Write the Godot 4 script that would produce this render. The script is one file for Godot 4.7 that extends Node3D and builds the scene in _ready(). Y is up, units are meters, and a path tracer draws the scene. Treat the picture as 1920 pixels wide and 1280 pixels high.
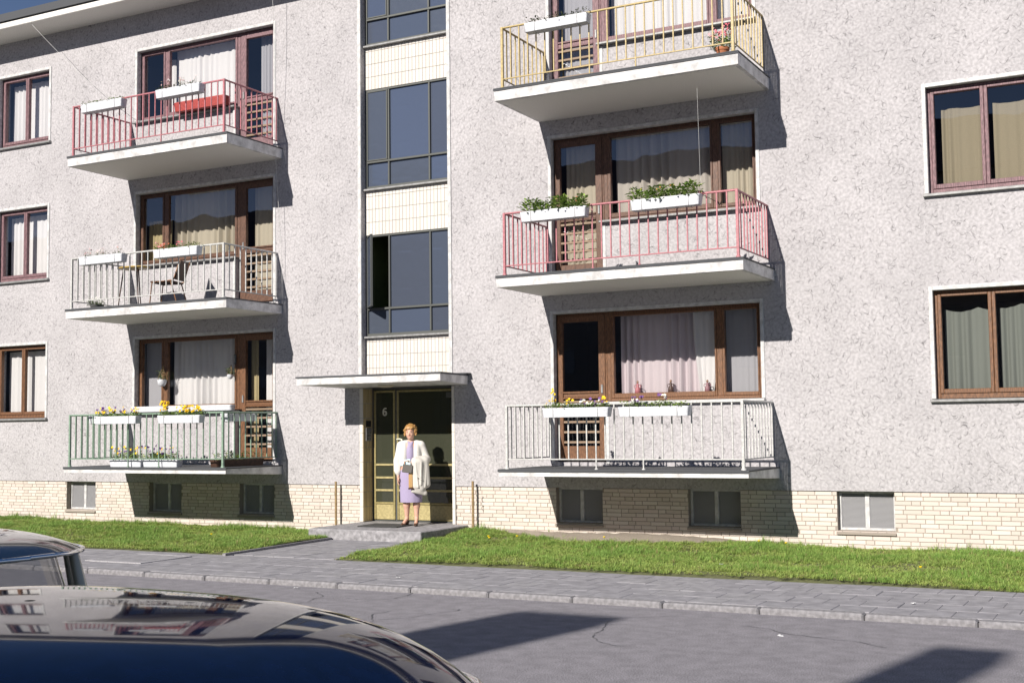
extends Node3D

# ------------------------------------------------------------------ mesh builder
class MB:
	var V := PackedVector3Array()
	var I := PackedInt32Array()
	var C := PackedColorArray()
	var col := Color(1, 1, 1)
	var colored := false
	func vert(p: Vector3) -> int:
		V.append(p)
		C.append(col)
		return V.size() - 1
	func tri(a: int, b: int, c: int) -> void:
		I.append(a); I.append(b); I.append(c)
	func tri_p(a: Vector3, b: Vector3, c: Vector3) -> void:
		var i := vert(a)
		vert(b); vert(c)
		tri(i, i + 1, i + 2)
	func quad(a: Vector3, b: Vector3, c: Vector3, d: Vector3, out: Vector3) -> void:
		var n := (c - a).cross(b - a) + (d - a).cross(c - a)
		var i := vert(a)
		if n.dot(out) >= 0.0:
			vert(b); vert(c); vert(d)
		else:
			vert(d); vert(c); vert(b)
		tri(i, i + 1, i + 2)
		tri(i, i + 2, i + 3)
	func box(lo: Vector3, hi: Vector3) -> void:
		hexa([Vector3(lo.x, lo.y, lo.z), Vector3(hi.x, lo.y, lo.z), Vector3(hi.x, hi.y, lo.z), Vector3(lo.x, hi.y, lo.z), Vector3(lo.x, lo.y, hi.z), Vector3(hi.x, lo.y, hi.z), Vector3(hi.x, hi.y, hi.z), Vector3(lo.x, hi.y, hi.z)])
	func hexa(p: Array) -> void:
		var m := Vector3.ZERO
		for q in p:
			m += q / 8.0
		for f in [[0, 1, 2, 3], [4, 5, 6, 7], [0, 1, 5, 4], [3, 2, 6, 7], [0, 3, 7, 4], [1, 2, 6, 5]]:
			var a: Vector3 = p[f[0]]
			var b: Vector3 = p[f[1]]
			var c: Vector3 = p[f[2]]
			var d: Vector3 = p[f[3]]
			quad(a, b, c, d, (a + b + c + d) / 4.0 - m)
	func bev(lo: Vector3, hi: Vector3, w: float) -> void:
		var m := (lo + hi) / 2.0
		var h := (hi - lo) / 2.0
		w = minf(w, minf(h.x, minf(h.y, h.z)) * 0.8)
		var ax := [Vector3(1, 0, 0), Vector3(0, 1, 0), Vector3(0, 0, 1)]
		var hv := [h.x, h.y, h.z]
		for k in 3:
			var u: Vector3 = ax[(k + 1) % 3] * (hv[(k + 1) % 3] - w)
			var v: Vector3 = ax[(k + 2) % 3] * (hv[(k + 2) % 3] - w)
			for s in [-1.0, 1.0]:
				var o: Vector3 = m + ax[k] * hv[k] * s
				quad(o - u - v, o + u - v, o + u + v, o - u + v, ax[k] * s)
		for k in 3:
			var a: Vector3 = ax[k] * (hv[k] - w)
			var i := (k + 1) % 3
			var j := (k + 2) % 3
			for s in [-1.0, 1.0]:
				for t in [-1.0, 1.0]:
					var p: Vector3 = m + ax[i] * hv[i] * s + ax[j] * (hv[j] - w) * t
					var q: Vector3 = m + ax[i] * (hv[i] - w) * s + ax[j] * hv[j] * t
					quad(p - a, p + a, q + a, q - a, ax[i] * s + ax[j] * t)
		for s in [-1.0, 1.0]:
			for t in [-1.0, 1.0]:
				for r in [-1.0, 1.0]:
					var p := m + Vector3(h.x * s, (h.y - w) * t, (h.z - w) * r)
					var q := m + Vector3((h.x - w) * s, h.y * t, (h.z - w) * r)
					var e := m + Vector3((h.x - w) * s, (h.y - w) * t, h.z * r)
					if (e - p).cross(q - p).dot(Vector3(s, t, r)) > 0.0:
						tri_p(p, q, e)
					else:
						tri_p(p, e, q)
	# rows of points -> smooth sheet; outward is away from the row's own middle (closed) or along hint
	func grid(rows: Array, closed: bool, hint := Vector3.ZERO, caps := false) -> void:
		var base := V.size()
		var w: int = rows[0].size()
		for r in rows:
			for p in r:
				vert(p)
		var t0 := I.size()
		for i in rows.size() - 1:
			for j in (w if closed else w - 1):
				var a := base + i * w + j
				var b := base + i * w + (j + 1) % w
				tri(a, b, b + w)
				tri(a, b + w, a + w)
		# orientation vote
		var vote := 0.0
		var mid := Vector3.ZERO
		if closed:
			for r in rows:
				for p in r:
					mid += p
			mid /= float(rows.size() * w)
		var k := t0
		while k < I.size():
			var a := V[I[k]]
			var b := V[I[k + 1]]
			var c := V[I[k + 2]]
			var n := (c - a).cross(b - a)
			if closed and hint == Vector3.ZERO:
				var row: Array = rows[int(float(I[k] - base) / w)]
				var rm := Vector3.ZERO
				for p in row:
					rm += p / float(w)
				vote += n.dot(a - rm)
			else:
				vote += n.dot(hint)
			k += 3
		if vote < 0.0:
			k = t0
			while k < I.size():
				var s := I[k + 1]
				I[k + 1] = I[k + 2]
				I[k + 2] = s
				k += 3
		if caps and closed:
			for e in [0, rows.size() - 1]:
				var row: Array = rows[e]
				var rm := Vector3.ZERO
				for p in row:
					rm += p / float(w)
				var out: Vector3 = rm - (rows[1][0] + rows[rows.size() - 2][0]) / 2.0 if rows.size() > 2 else rm - mid
				for j in w:
					var p: Vector3 = row[j]
					var q: Vector3 = row[(j + 1) % w]
					if (q - rm).cross(p - rm).dot(out) >= 0.0:
						tri_p(rm, p, q)
					else:
						tri_p(rm, q, p)
	func tube(pts: Array, r0: float, r1: float, sides := 8, caps := true) -> void:
		var rows := []
		var nn := pts.size()
		for i in nn:
			var d: Vector3 = (pts[mini(i + 1, nn - 1)] - pts[maxi(i - 1, 0)]).normalized()
			var u := d.cross(Vector3(0.31, 0.2, 0.93)).normalized()
			if absf(d.dot(Vector3(0.31, 0.2, 0.93))) > 0.95:
				u = d.cross(Vector3(1, 0, 0)).normalized()
			var v := d.cross(u)
			var r := lerpf(r0, r1, float(i) / float(maxi(nn - 1, 1)))
			var row := []
			for k in sides:
				var a := TAU * k / sides + PI / sides
				row.append(pts[i] + (u * cos(a) + v * sin(a)) * r)
			rows.append(row)
		grid(rows, true, Vector3.ZERO, caps)
	func lathe(o: Vector3, prof: Array, sides := 16) -> void:
		var rows := []
		for q in prof:
			var row := []
			for k in sides:
				var a := TAU * k / sides
				row.append(o + Vector3(cos(a) * q.x, q.y, sin(a) * q.x))
			rows.append(row)
		grid(rows, true)
	func leaf(p: Vector3, d: Vector3, side: Vector3, l: float, w: float) -> void:
		# a folded leaf of four triangles
		var n := side.cross(d).normalized() * w * 0.25
		var i := vert(p)
		vert(p + d * l * 0.5 + side * w * 0.5 + n)
		vert(p + d * l)
		vert(p + d * l * 0.5 - side * w * 0.5 + n)
		vert(p + d * l * 0.55)
		tri(i, i + 1, i + 4); tri(i + 1, i + 2, i + 4); tri(i + 2, i + 3, i + 4); tri(i + 3, i, i + 4)
	func mesh(m: Material = null) -> ArrayMesh:
		var N := PackedVector3Array()
		N.resize(V.size())
		var k := 0
		while k < I.size():
			var a := V[I[k]]
			var n := (V[I[k + 2]] - a).cross(V[I[k + 1]] - a)
			N[I[k]] += n
			N[I[k + 1]] += n
			N[I[k + 2]] += n
			k += 3
		for i in N.size():
			N[i] = N[i].normalized() if N[i].length_squared() > 1e-20 else Vector3.UP
		var arr := []
		arr.resize(Mesh.ARRAY_MAX)
		arr[Mesh.ARRAY_VERTEX] = V
		arr[Mesh.ARRAY_NORMAL] = N
		arr[Mesh.ARRAY_INDEX] = I
		if colored:
			arr[Mesh.ARRAY_COLOR] = C
		var am := ArrayMesh.new()
		am.add_surface_from_arrays(Mesh.PRIMITIVE_TRIANGLES, arr)
		if m:
			am.surface_set_material(0, m)
		return am

# ------------------------------------------------------------------ naming and tagging
var counts := {}
var M := {}
var rng := RandomNumberGenerator.new()

func numbered(parent: Node, called: String) -> String:
	var key := str(parent.get_instance_id()) + called
	var k: int = counts.get(key, 0)
	counts[key] = k + 1
	return called if k == 0 else called + "_%03d" % k

func put(mesh: Mesh, called: String, parent: Node, at := Vector3.ZERO, turn := Vector3.ZERO) -> MeshInstance3D:
	var o := MeshInstance3D.new()
	o.mesh = mesh
	o.name = numbered(parent, called)
	parent.add_child(o, true)
	o.position = at
	o.rotation = turn
	return o

func node(called: String, parent: Node, at := Vector3.ZERO, turn := Vector3.ZERO) -> Node3D:
	var o := Node3D.new()
	o.name = numbered(parent, called)
	parent.add_child(o, true)
	o.position = at
	o.rotation = turn
	return o

func tag(o: Node, label: String, category: String, group := "") -> Node:
	o.set_meta("label", label)
	o.set_meta("category", category)
	if group != "":
		o.set_meta("group", group)
	return o

func structure(o: Node) -> Node:
	o.set_meta("kind", "structure")
	return o

func v3(x: float, y: float, z: float) -> Vector3:
	return Vector3(x, y, z)

# ------------------------------------------------------------------ materials and textures
func mat(lin: Color, rough := 0.8, spec := 0.5, metal := 0.0) -> StandardMaterial3D:
	var m := StandardMaterial3D.new()
	m.albedo_color = lin.linear_to_srgb()
	m.roughness = rough
	m.metallic_specular = spec
	m.metallic = metal
	return m

func textured(m: StandardMaterial3D, tex: Texture2D, per_metre: float, bump: Texture2D = null, cm := 0.0) -> StandardMaterial3D:
	m.albedo_texture = tex
	m.uv1_triplanar = true
	m.uv1_world_triplanar = true
	m.uv1_scale = Vector3.ONE * per_metre
	if bump:
		m.heightmap_enabled = true
		m.heightmap_texture = bump
		m.heightmap_scale = cm
	return m

func noise_image(size: int, freq: float, octaves: int, seed_: int, lo: float, hi: float, kind := FastNoiseLite.TYPE_SIMPLEX_SMOOTH) -> Image:
	var n := FastNoiseLite.new()
	n.seed = seed_
	n.noise_type = kind
	n.frequency = freq
	n.fractal_octaves = octaves
	var im := n.get_seamless_image(size, size)
	im.convert(Image.FORMAT_L8)
	var d := im.get_data()
	for i in d.size():
		d[i] = clampi(int(lerpf(lo, hi, d[i] / 255.0) * 255.0), 0, 255)
	return Image.create_from_data(size, size, false, Image.FORMAT_L8, d)

func noise_tex(size: int, freq: float, octaves: int, seed_: int, lo: float, hi: float) -> ImageTexture:
	return ImageTexture.create_from_image(noise_image(size, freq, octaves, seed_, lo, hi))

func mixed(a: Image, b: Image) -> ImageTexture:
	var da := a.get_data()
	var db := b.get_data()
	for i in da.size():
		da[i] = int(da[i] * db[i] / 255.0)
	return ImageTexture.create_from_image(Image.create_from_data(a.get_width(), a.get_height(), false, Image.FORMAT_L8, da))

func stucco_maps() -> Array:
	# worm-scratched render: grains of stone dragged short curved grooves into pale plaster
	var S := 2048
	var im := noise_image(S, 0.07, 4, 11, 0.83, 1.03)
	var soft := noise_image(512, 0.012, 4, 12, 0.94, 1.01)
	soft.resize(S, S, Image.INTERPOLATE_CUBIC)
	var d := im.get_data()
	var sd := soft.get_data()
	for i in d.size():
		d[i] = int(d[i] * sd[i] / 255.0)
	var hgt := PackedByteArray()
	hgt.resize(S * S)
	hgt.fill(200)
	var r := RandomNumberGenerator.new()
	r.seed = 5
	for k in 11500:
		var x := r.randf() * S
		var y := r.randf() * S
		var a := r.randf() * TAU
		var curl := r.randf_range(-0.16, 0.16)
		var n := r.randi_range(12, 40)
		var deep := r.randf_range(0.08, 0.3) if r.randf() < 0.8 else r.randf_range(0.3, 0.42)
		var wide := r.randf_range(1.1, 2.3)
		for s in n:
			x += cos(a)
			y += sin(a)
			a += curl + r.randf_range(-0.12, 0.12)
			var e := sin(PI * (s + 0.5) / n)
			var rad := wide * (0.4 + 0.6 * e)
			var ri := int(ceil(rad))
			for dy in range(-ri, ri + 1):
				for dx in range(-ri, ri + 1):
					var q := 1.0 - sqrt(dx * dx + dy * dy) / (rad + 0.6)
					if q > 0.0:
						var px := posmod(int(x) + dx, S) + posmod(int(y) + dy, S) * S
						var t := clampf(q * 1.4, 0.0, 1.0) * deep * e * 0.38
						d[px] = int(d[px] * (1.0 - 0.54 * t))
						hgt[px] = mini(hgt[px], int(200.0 - 170.0 * q * deep * 2.0))
	return [ImageTexture.create_from_image(Image.create_from_data(S, S, false, Image.FORMAT_L8, d)), ImageTexture.create_from_image(Image.create_from_data(S, S, false, Image.FORMAT_L8, hgt))]

func make_materials() -> void:
	var st := stucco_maps()
	M.stucco = textured(mat(Color(0.525, 0.508, 0.525), 0.95, 0.2), st[0], 1.0 / 8.0, st[1], 0.12)
	var grime := mixed(noise_image(512, 0.02, 4, 21, 0.78, 1.0), noise_image(512, 0.15, 2, 22, 0.85, 1.0))
	var fine := noise_tex(512, 0.2, 3, 23, 0.8, 1.0)
	var coarse := noise_tex(512, 0.03, 5, 24, 0.72, 1.0)
	M.white_paint = textured(mat(Color(0.82, 0.82, 0.82), 0.55), grime, 0.7)
	M.fascia = textured(mat(Color(0.78, 0.77, 0.77), 0.7), mixed(noise_image(512, 0.015, 5, 31, 0.78, 1.1), noise_image(512, 0.1, 3, 32, 0.9, 1.0)), 0.45)
	M.soffit = textured(mat(Color(0.93, 0.91, 0.87), 0.9), fine, 0.5)
	M.roofing = textured(mat(Color(0.09, 0.095, 0.105), 0.85), fine, 2.0)
	M.bricks = []
	for c in [Color(0.75, 0.67, 0.59), Color(0.78, 0.71, 0.63), Color(0.73, 0.64, 0.57), Color(0.8, 0.73, 0.66), Color(0.69, 0.61, 0.54), Color(0.77, 0.67, 0.61)]:
		M.bricks.append(textured(mat(c, 0.5), fine, 3.0, fine, 0.06))
	M.mortar = textured(mat(Color(0.4, 0.35, 0.3), 0.95), fine, 3.0)
	M.tiles = []
	for c in [Color(0.83, 0.79, 0.73), Color(0.81, 0.77, 0.7), Color(0.85, 0.82, 0.77), Color(0.82, 0.76, 0.71)]:
		M.tiles.append(textured(mat(c, 0.25), fine, 2.0))
	M.shaded_jamb_tiles = [textured(mat(Color(0.66, 0.53, 0.29), 0.3), fine, 2.0), textured(mat(Color(0.6, 0.48, 0.26), 0.3), fine, 2.0)]  # cream tiles of the door reveal, shade and warm bounce light painted into the colour
	M.grout = textured(mat(Color(0.44, 0.43, 0.41), 0.95), fine, 3.0)
	var grain := noise_image(512, 0.02, 4, 41, 0.55, 1.0)
	M.wood = textured(mat(Color(0.26, 0.12, 0.055), 0.5), ImageTexture.create_from_image(grain), 1.3)
	M.wood.uv1_scale = Vector3(6, 0.9, 6)
	M.wood_mauve = textured(mat(Color(0.32, 0.18, 0.2), 0.6), M.wood.albedo_texture, 1.3)
	M.wood_mauve.uv1_scale = Vector3(6, 0.9, 6)
	M.slat = mat(Color(0.24, 0.17, 0.115), 0.6)
	M.wood_brown = textured(mat(Color(0.19, 0.095, 0.06), 0.5), M.wood.albedo_texture, 1.3)
	M.wood_brown.uv1_scale = Vector3(6, 0.9, 6)
	M.wood_dark = textured(mat(Color(0.1, 0.045, 0.025), 0.6), M.wood.albedo_texture, 1.3)
	M.stake = textured(mat(Color(0.42, 0.29, 0.14), 0.8), M.wood.albedo_texture, 1.3)
	M.stake.uv1_scale = Vector3(9, 1.2, 9)
	# double glazing: four faces of glass mirror about a seventh of the light, the rest passes
	M.pane = mat(Color(1, 1, 1), 0.0, 0.5, 1.0)
	M.pane.albedo_color = Color(0.93, 0.96, 1.0, 0.15)
	var clear := Image.create(4, 4, false, Image.FORMAT_RGBA8)
	clear.fill(Color(1, 1, 1, 1))
	M.pane.albedo_texture = ImageTexture.create_from_image(clear)
	M.pane.transparency = BaseMaterial3D.TRANSPARENCY_ALPHA
	M.wavy = []
	for k in 2:
		var w: StandardMaterial3D = M.pane.duplicate()
		w.heightmap_enabled = true
		w.heightmap_texture = noise_tex(256, 0.008, 2, 51 + k, 0.0, 1.0)
		w.heightmap_scale = 0.07
		w.uv1_triplanar = true
		w.uv1_world_triplanar = true
		w.uv1_scale = Vector3.ONE * 0.55
		M.wavy.append(w)
	# ribbed, obscured stair glass: cloudy and blue-grey
	M.stair_glass = textured(mat(Color(0.17, 0.21, 0.3), 0.2, 0.9, 0.45), noise_tex(512, 0.25, 3, 62, 0.8, 1.0), 1.6)
	M.stair_panes = []
	for q in [[Color(0.17, 0.21, 0.3), 0.12], [Color(0.155, 0.185, 0.25), 0.2], [Color(0.175, 0.22, 0.33), 0.09], [Color(0.16, 0.19, 0.265), 0.16]]:
		var g := textured(mat(q[0], q[1], 0.9, 0.45), noise_tex(512, 0.25, 3, 62, 0.72, 1.0), 1.6)
		g.heightmap_enabled = true
		g.heightmap_texture = M.wavy[0].heightmap_texture
		g.heightmap_scale = 0.22
		M.stair_panes.append(g)
	M.steel = mat(Color(0.09, 0.095, 0.09), 0.5, 0.5, 0.3)
	M.zinc = textured(mat(Color(0.42, 0.42, 0.42), 0.5, 0.5, 0.3), grime, 1.0)
	M.brass = textured(mat(Color(0.5, 0.42, 0.19), 0.35, 0.5, 0.2), grime, 1.5)
	M.brass_panel = textured(mat(Color(0.6, 0.51, 0.25), 0.4, 0.5, 0.05), grime, 1.5)
	M.door_glass = mat(Color(0.02, 0.022, 0.016), 0.02)
	M.door_glass.albedo_color = Color(0.27, 0.28, 0.23, 0.6)
	M.door_glass.transparency = BaseMaterial3D.TRANSPARENCY_ALPHA
	M.chrome = mat(Color(0.75, 0.75, 0.75), 0.08, 0.5, 1.0)
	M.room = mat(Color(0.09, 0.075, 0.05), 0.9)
	M.stairwell = mat(Color(0.3, 0.36, 0.14), 0.9)
	M.asphalt = textured(mat(Color(0.42, 0.4, 0.435), 0.9), mixed(noise_image(1024, 0.012, 5, 71, 0.84, 1.0), noise_image(1024, 0.22, 4, 72, 0.42, 1.2)), 0.33, fine, 0.3)
	M.slabs = []
	for c in [Color(0.42, 0.41, 0.44), Color(0.4, 0.39, 0.42), Color(0.435, 0.425, 0.45), Color(0.41, 0.4, 0.43)]:
		M.slabs.append(textured(mat(c, 0.9), mixed(noise_image(512, 0.015, 5, 75, 0.8, 1.0), noise_image(512, 0.4, 2, 76, 0.8, 1.0)), 0.6))
	M.joint = textured(mat(Color(0.3, 0.29, 0.305), 0.95), fine, 2.0)
	M.kerb = textured(mat(Color(0.32, 0.31, 0.325), 0.9), coarse, 1.2, fine, 0.1)
	M.concrete = textured(mat(Color(0.66, 0.645, 0.675), 0.9), mixed(noise_image(512, 0.02, 5, 81, 0.65, 1.0), noise_image(512, 0.45, 2, 82, 0.6, 1.05)), 0.9, fine, 0.25)
	M.pale_concrete = textured(mat(Color(0.47, 0.46, 0.48), 0.9), coarse, 2.0)
	M.soil = textured(mat(Color(0.42, 0.36, 0.3), 0.95), coarse, 1.5, fine, 1.0)
	M.turf_soil = textured(mat(Color(0.16, 0.17, 0.07), 0.95), coarse, 1.0, fine, 1.0)
	M.leaf = mat(Color(1, 1, 1), 0.6, 0.4)
	M.leaf.vertex_color_use_as_albedo = true
	M.leaf.backlight_enabled = true
	M.leaf.backlight = Color(0.5, 0.5, 0.5)
	M.petal = mat(Color(1, 1, 1), 0.7, 0.3)
	M.petal.vertex_color_use_as_albedo = true
	M.petal.backlight_enabled = true
	M.petal.backlight = Color(0.4, 0.4, 0.4)
	for r in [["pink_rail", Color(0.66, 0.25, 0.285)], ["white_rail", Color(0.78, 0.78, 0.76)], ["green_rail", Color(0.32, 0.46, 0.35)], ["yellow_rail", Color(0.7, 0.54, 0.24)]]:
		M[r[0]] = textured(mat(r[1], 0.45), grime, 2.0)
	M.mesh_wire = mat(Color(0.42, 0.42, 0.44), 0.6)
	M.cellar_dark = mat(Color(0.06, 0.06, 0.06), 0.5)
	M.paper = mat(Color(0.75, 0.75, 0.75), 0.8)
	M.black = mat(Color(0.02, 0.02, 0.02), 0.6)
	M.rubber = textured(mat(Color(0.06, 0.06, 0.06), 0.95), fine, 6.0)

func cloth(c: Color, see := 0.35) -> StandardMaterial3D:
	var m := textured(mat(c, 0.95, 0.1), M.cloth_noise, 3.0)
	m.backlight_enabled = true
	m.backlight = Color(see, see, see)
	return m

# ------------------------------------------------------------------ geometry constants, measured on the building (metres)
const XM := 0.794                       # axis about which the two balcony columns mirror
const STOREY := 2.75
const SLAB_TOP := [1.101, 3.899, 6.663]
const SLAB_FRONT := [0.1, 0.17, 0.185]
const SLAB_BACK := [0.16, 0.17, 0.185]
const WIN_TOP := [3.489, 6.239, 8.989]
const EAVE := 9.67
var B: Node3D

func mx(x: float, mirrored: bool) -> float:
	return 2.0 * XM - x if mirrored else x

func bx(mb: MB, xa: float, xb: float, y0: float, y1: float, z0: float, z1: float, mirrored := false, w := 0.006) -> void:
	var a := mx(xa, mirrored)
	var b := mx(xb, mirrored)
	mb.bev(v3(minf(a, b), y0, z0), v3(maxf(a, b), y1, z1), w)

# wall sheet with openings and their reveals
func pierced(mb: MB, x0: float, x1: float, y0: float, y1: float, holes: Array, zf: float, zb: float) -> void:
	var xs := [x0, x1]
	var ys := [y0, y1]
	for h in holes:
		for x in [h[0], h[1]]:
			if x > x0 and x < x1 and not xs.has(x): xs.append(x)
		for y in [h[2], h[3]]:
			if y > y0 and y < y1 and not ys.has(y): ys.append(y)
	xs.sort()
	ys.sort()
	var solid := func(i: int, j: int) -> bool:
		if i < 0 or j < 0 or i >= xs.size() - 1 or j >= ys.size() - 1:
			return false
		var cx: float = (xs[i] + xs[i + 1]) / 2.0
		var cy: float = (ys[j] + ys[j + 1]) / 2.0
		for h in holes:
			if cx > h[0] and cx < h[1] and cy > h[2] and cy < h[3]:
				return false
		return true
	for i in xs.size() - 1:
		for j in ys.size() - 1:
			var a: float = xs[i]
			var b: float = xs[i + 1]
			var c: float = ys[j]
			var d: float = ys[j + 1]
			if solid.call(i, j):
				mb.quad(v3(a, c, zf), v3(b, c, zf), v3(b, d, zf), v3(a, d, zf), Vector3.BACK)
				mb.quad(v3(a, c, zb), v3(b, c, zb), v3(b, d, zb), v3(a, d, zb), Vector3.FORWARD)
			else:
				if solid.call(i - 1, j):
					mb.quad(v3(a, c, zf), v3(a, d, zf), v3(a, d, zb), v3(a, c, zb), Vector3.RIGHT)
				if solid.call(i + 1, j):
					mb.quad(v3(b, c, zf), v3(b, d, zf), v3(b, d, zb), v3(b, c, zb), Vector3.LEFT)
				if solid.call(i, j - 1):
					mb.quad(v3(a, c, zf), v3(b, c, zf), v3(b, c, zb), v3(a, c, zb), Vector3.UP)
				if solid.call(i, j + 1):
					mb.quad(v3(a, d, zf), v3(b, d, zf), v3(b, d, zb), v3(a, d, zb), Vector3.DOWN)

func _ready() -> void:
	rng.seed = 7
	# ---- camera
	var cam := Camera3D.new()
	cam.position = Vector3(11.9024, 1.6917, 17.1631)
	cam.rotation_order = EULER_ORDER_YXZ
	cam.rotation = Vector3(deg_to_rad(3.989), deg_to_rad(27.936), deg_to_rad(-0.718))
	cam.fov = 30.829
	cam.near = 0.05
	cam.far = 600.0
	add_child(cam)
	cam.current = true
	# ---- sky and exposure
	var env := Environment.new()
	env.background_mode = Environment.BG_SKY
	var sky := Sky.new()
	var sm := ProceduralSkyMaterial.new()
	sm.sky_top_color = Color(0.025, 0.058, 0.135).linear_to_srgb()
	sm.sky_horizon_color = Color(0.5, 0.6, 0.84).linear_to_srgb()
	sm.sky_curve = 0.09
	sm.ground_bottom_color = Color(0.1, 0.1, 0.09).linear_to_srgb()
	sm.ground_horizon_color = Color(0.25, 0.3, 0.38).linear_to_srgb()
	sm.sun_angle_max = 30.0
	sky.sky_material = sm
	env.sky = sky
	env.background_energy_multiplier = 1.0
	env.tonemap_mode = Environment.TONE_MAPPER_LINEAR
	env.tonemap_exposure = 1.44
	env.sdfgi_enabled = true
	env.ssao_enabled = true
	env.ssil_enabled = true
	var we := WorldEnvironment.new()
	we.environment = env
	add_child(we)
	# ---- sun: 30 degrees high, almost square to the facade, a little from the left
	var sun := DirectionalLight3D.new()
	sun.light_energy = 1.5
	sun.light_angular_distance = 0.5
	sun.light_color = Color(1.0, 0.972, 0.935)
	sun.shadow_enabled = true
	add_child(sun)
	sun.look_at_from_position(Vector3.ZERO, Vector3(0.155, -0.593, -1.0), Vector3.UP)
	# ---- materials
	make_materials()
	M.cloth_noise = noise_tex(256, 0.12, 3, 91, 0.82, 1.0)
	# ---- large structure
	build_ground()
	build_building()
	build_opposite()
	# ---- objects
	build_lawn()
	build_curtains()
	build_flower_boxes()
	build_small_things()
	build_person()
	build_cars()

# ------------------------------------------------------------------ ground
const KERB_Z := 5.72
const ROAD_Y := -0.055

func build_ground() -> void:
	var mb := MB.new()
	mb.quad(v3(-150, ROAD_Y - 0.03, KERB_Z), v3(150, ROAD_Y - 0.03, KERB_Z), v3(150, ROAD_Y - 0.03, 300), v3(-150, ROAD_Y - 0.03, 300), Vector3.UP)
	mb.quad(v3(-150, -0.06, -100), v3(150, -0.06, -100), v3(150, -0.06, KERB_Z + 0.05), v3(-150, -0.06, KERB_Z + 0.05), Vector3.UP)
	structure(put(mb.mesh(M.turf_soil), "ground", self))
	# road with a slight crown
	mb = MB.new()
	var rows := []
	for i in 9:
		var t := i / 8.0
		var row := []
		for j in 41:
			row.append(v3(-70 + j * 3.5, ROAD_Y + 0.05 * sin(PI * t), KERB_Z + 0.15 + t * 10.5))
		rows.append(row)
	mb.grid(rows, false, Vector3.UP)
	structure(put(mb.mesh(M.asphalt), "road", self))
	var cracks := MB.new()
	var rc := RandomNumberGenerator.new()
	rc.seed = 44
	for c in 7:
		var p := v3(rc.randf_range(3.0, 10.5), 0, rc.randf_range(6.1, 7.2))
		var a := rc.randf_range(-0.6, 0.6) + (PI / 2 if c % 3 == 0 else 0.0)
		for k in 26:
			var q := p + v3(cos(a), 0, sin(a)) * 0.06
			a += rc.randf_range(-0.5, 0.5)
			var s := v3(-sin(a), 0, cos(a)) * rc.randf_range(0.002, 0.006)
			var yy := func(v: Vector3) -> Vector3: return v3(v.x, ROAD_Y + 0.05 * sin(PI * clampf((v.z - KERB_Z - 0.15) / 10.5, 0.0, 1.0)) + 0.004, v.z)
			cracks.quad(yy.call(p - s), yy.call(q - s), yy.call(q + s), yy.call(p + s), Vector3.UP)
			p = q
	var road_cracks := put(cracks.mesh(M.roofing), "tar_cracks", get_node("road"))
	road_cracks.set_meta("kind", "stuff")
	# far pavement, where the photographer stands
	mb = MB.new()
	mb.bev(v3(-70, ROAD_Y - 0.1, 16.36), v3(70, 0.0, 19.5), 0.02)
	structure(put(mb.mesh(M.slabs[1]), "far_pavement", self))
	# kerb stones
	var kerb := structure(node("kerb", self, v3(0, 0, 0)))
	var km := MB.new()
	km.bev(v3(-0.474, -0.22, -0.075), v3(0.474, 0.0, 0.075), 0.018)
	var kmesh := km.mesh(M.kerb)
	for k in range(-14, 14):
		put(kmesh, "kerb_stone", kerb, v3(-0.153 + 0.957 * (k + 0.5), rng.randf_range(-0.004, 0.004), KERB_Z + 0.07 + rng.randf_range(-0.004, 0.004)), v3(0, rng.randf_range(-0.004, 0.004), 0))
	# pavement of small square slabs: the nearest are parts, the rest one sheet
	var pave := MB.new()
	pave.quad(v3(-70, -0.012, 3.84), v3(70, -0.012, 3.84), v3(70, -0.012, KERB_Z), v3(-70, -0.012, KERB_Z), Vector3.UP)
	pave.quad(v3(0.28, -0.012, 1.2), v3(2.02, -0.012, 1.2), v3(2.16, -0.012, 3.84), v3(0.36, -0.012, 3.84), Vector3.UP)
	var pavement := structure(put(pave.mesh(M.joint), "pavement", self))
	var slab := []
	for k in 4:
		var sm_ := MB.new()
		sm_.bev(v3(-0.1728, -0.05, -0.1858), v3(0.1728, 0.0, 0.1858), 0.006)
		slab.append(sm_.mesh(M.slabs[k]))
	var spots := []
	for r in 5:
		for k in range(-35, 36):
			var x := 3.0 + k * 0.348 + (0.174 if r % 2 == 1 else 0.0)
			spots.append(v3(x, rng.randf_range(-0.0035, 0.0015), 4.03 + r * 0.374))
	for r in 7:
		for k in 5:
			spots.append(v3(0.52 + k * 0.348 + r * 0.012, rng.randf_range(-0.0035, 0.0015), 1.35 + r * 0.374))
	spots.sort_custom(func(a, b): return a.distance_to(v3(11.9, 0, 17.2)) < b.distance_to(v3(11.9, 0, 17.2)))
	var shown := 0
	var rest := MB.new()
	for s in spots:
		var inside: bool = s.x < 11.0 and s.x > -4.5
		if inside and shown < 296:
			put(slab[rng.randi() % 4], "slab", pavement, s, v3(rng.randf_range(-0.004, 0.004), 0, rng.randf_range(-0.004, 0.004)))
			shown += 1
		else:
			rest.bev(s + v3(-0.1728, -0.05, -0.1858), s + v3(0.1728, 0.0, 0.1858), 0.006)
	var ro := put(rest.mesh(M.slabs[0]), "far_slabs", pavement)
	ro.set_meta("kind", "stuff")
	# edging board of the lawn along the path
	mb = MB.new()
	mb.hexa([v3(0.30, -0.05, 1.42), v3(0.355, -0.05, 1.42), v3(0.355, 0.035, 1.42), v3(0.30, 0.035, 1.42), v3(0.37, -0.05, 3.95), v3(0.425, -0.05, 3.95), v3(0.425, 0.03, 3.95), v3(0.37, 0.03, 3.95)])
	structure(put(mb.mesh(M.kerb), "path_edging", self))
	# pale concrete cover plate let into the pavement
	var cover := node("cover_plate", self, v3(-0.43, 0.0, 4.69))
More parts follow.
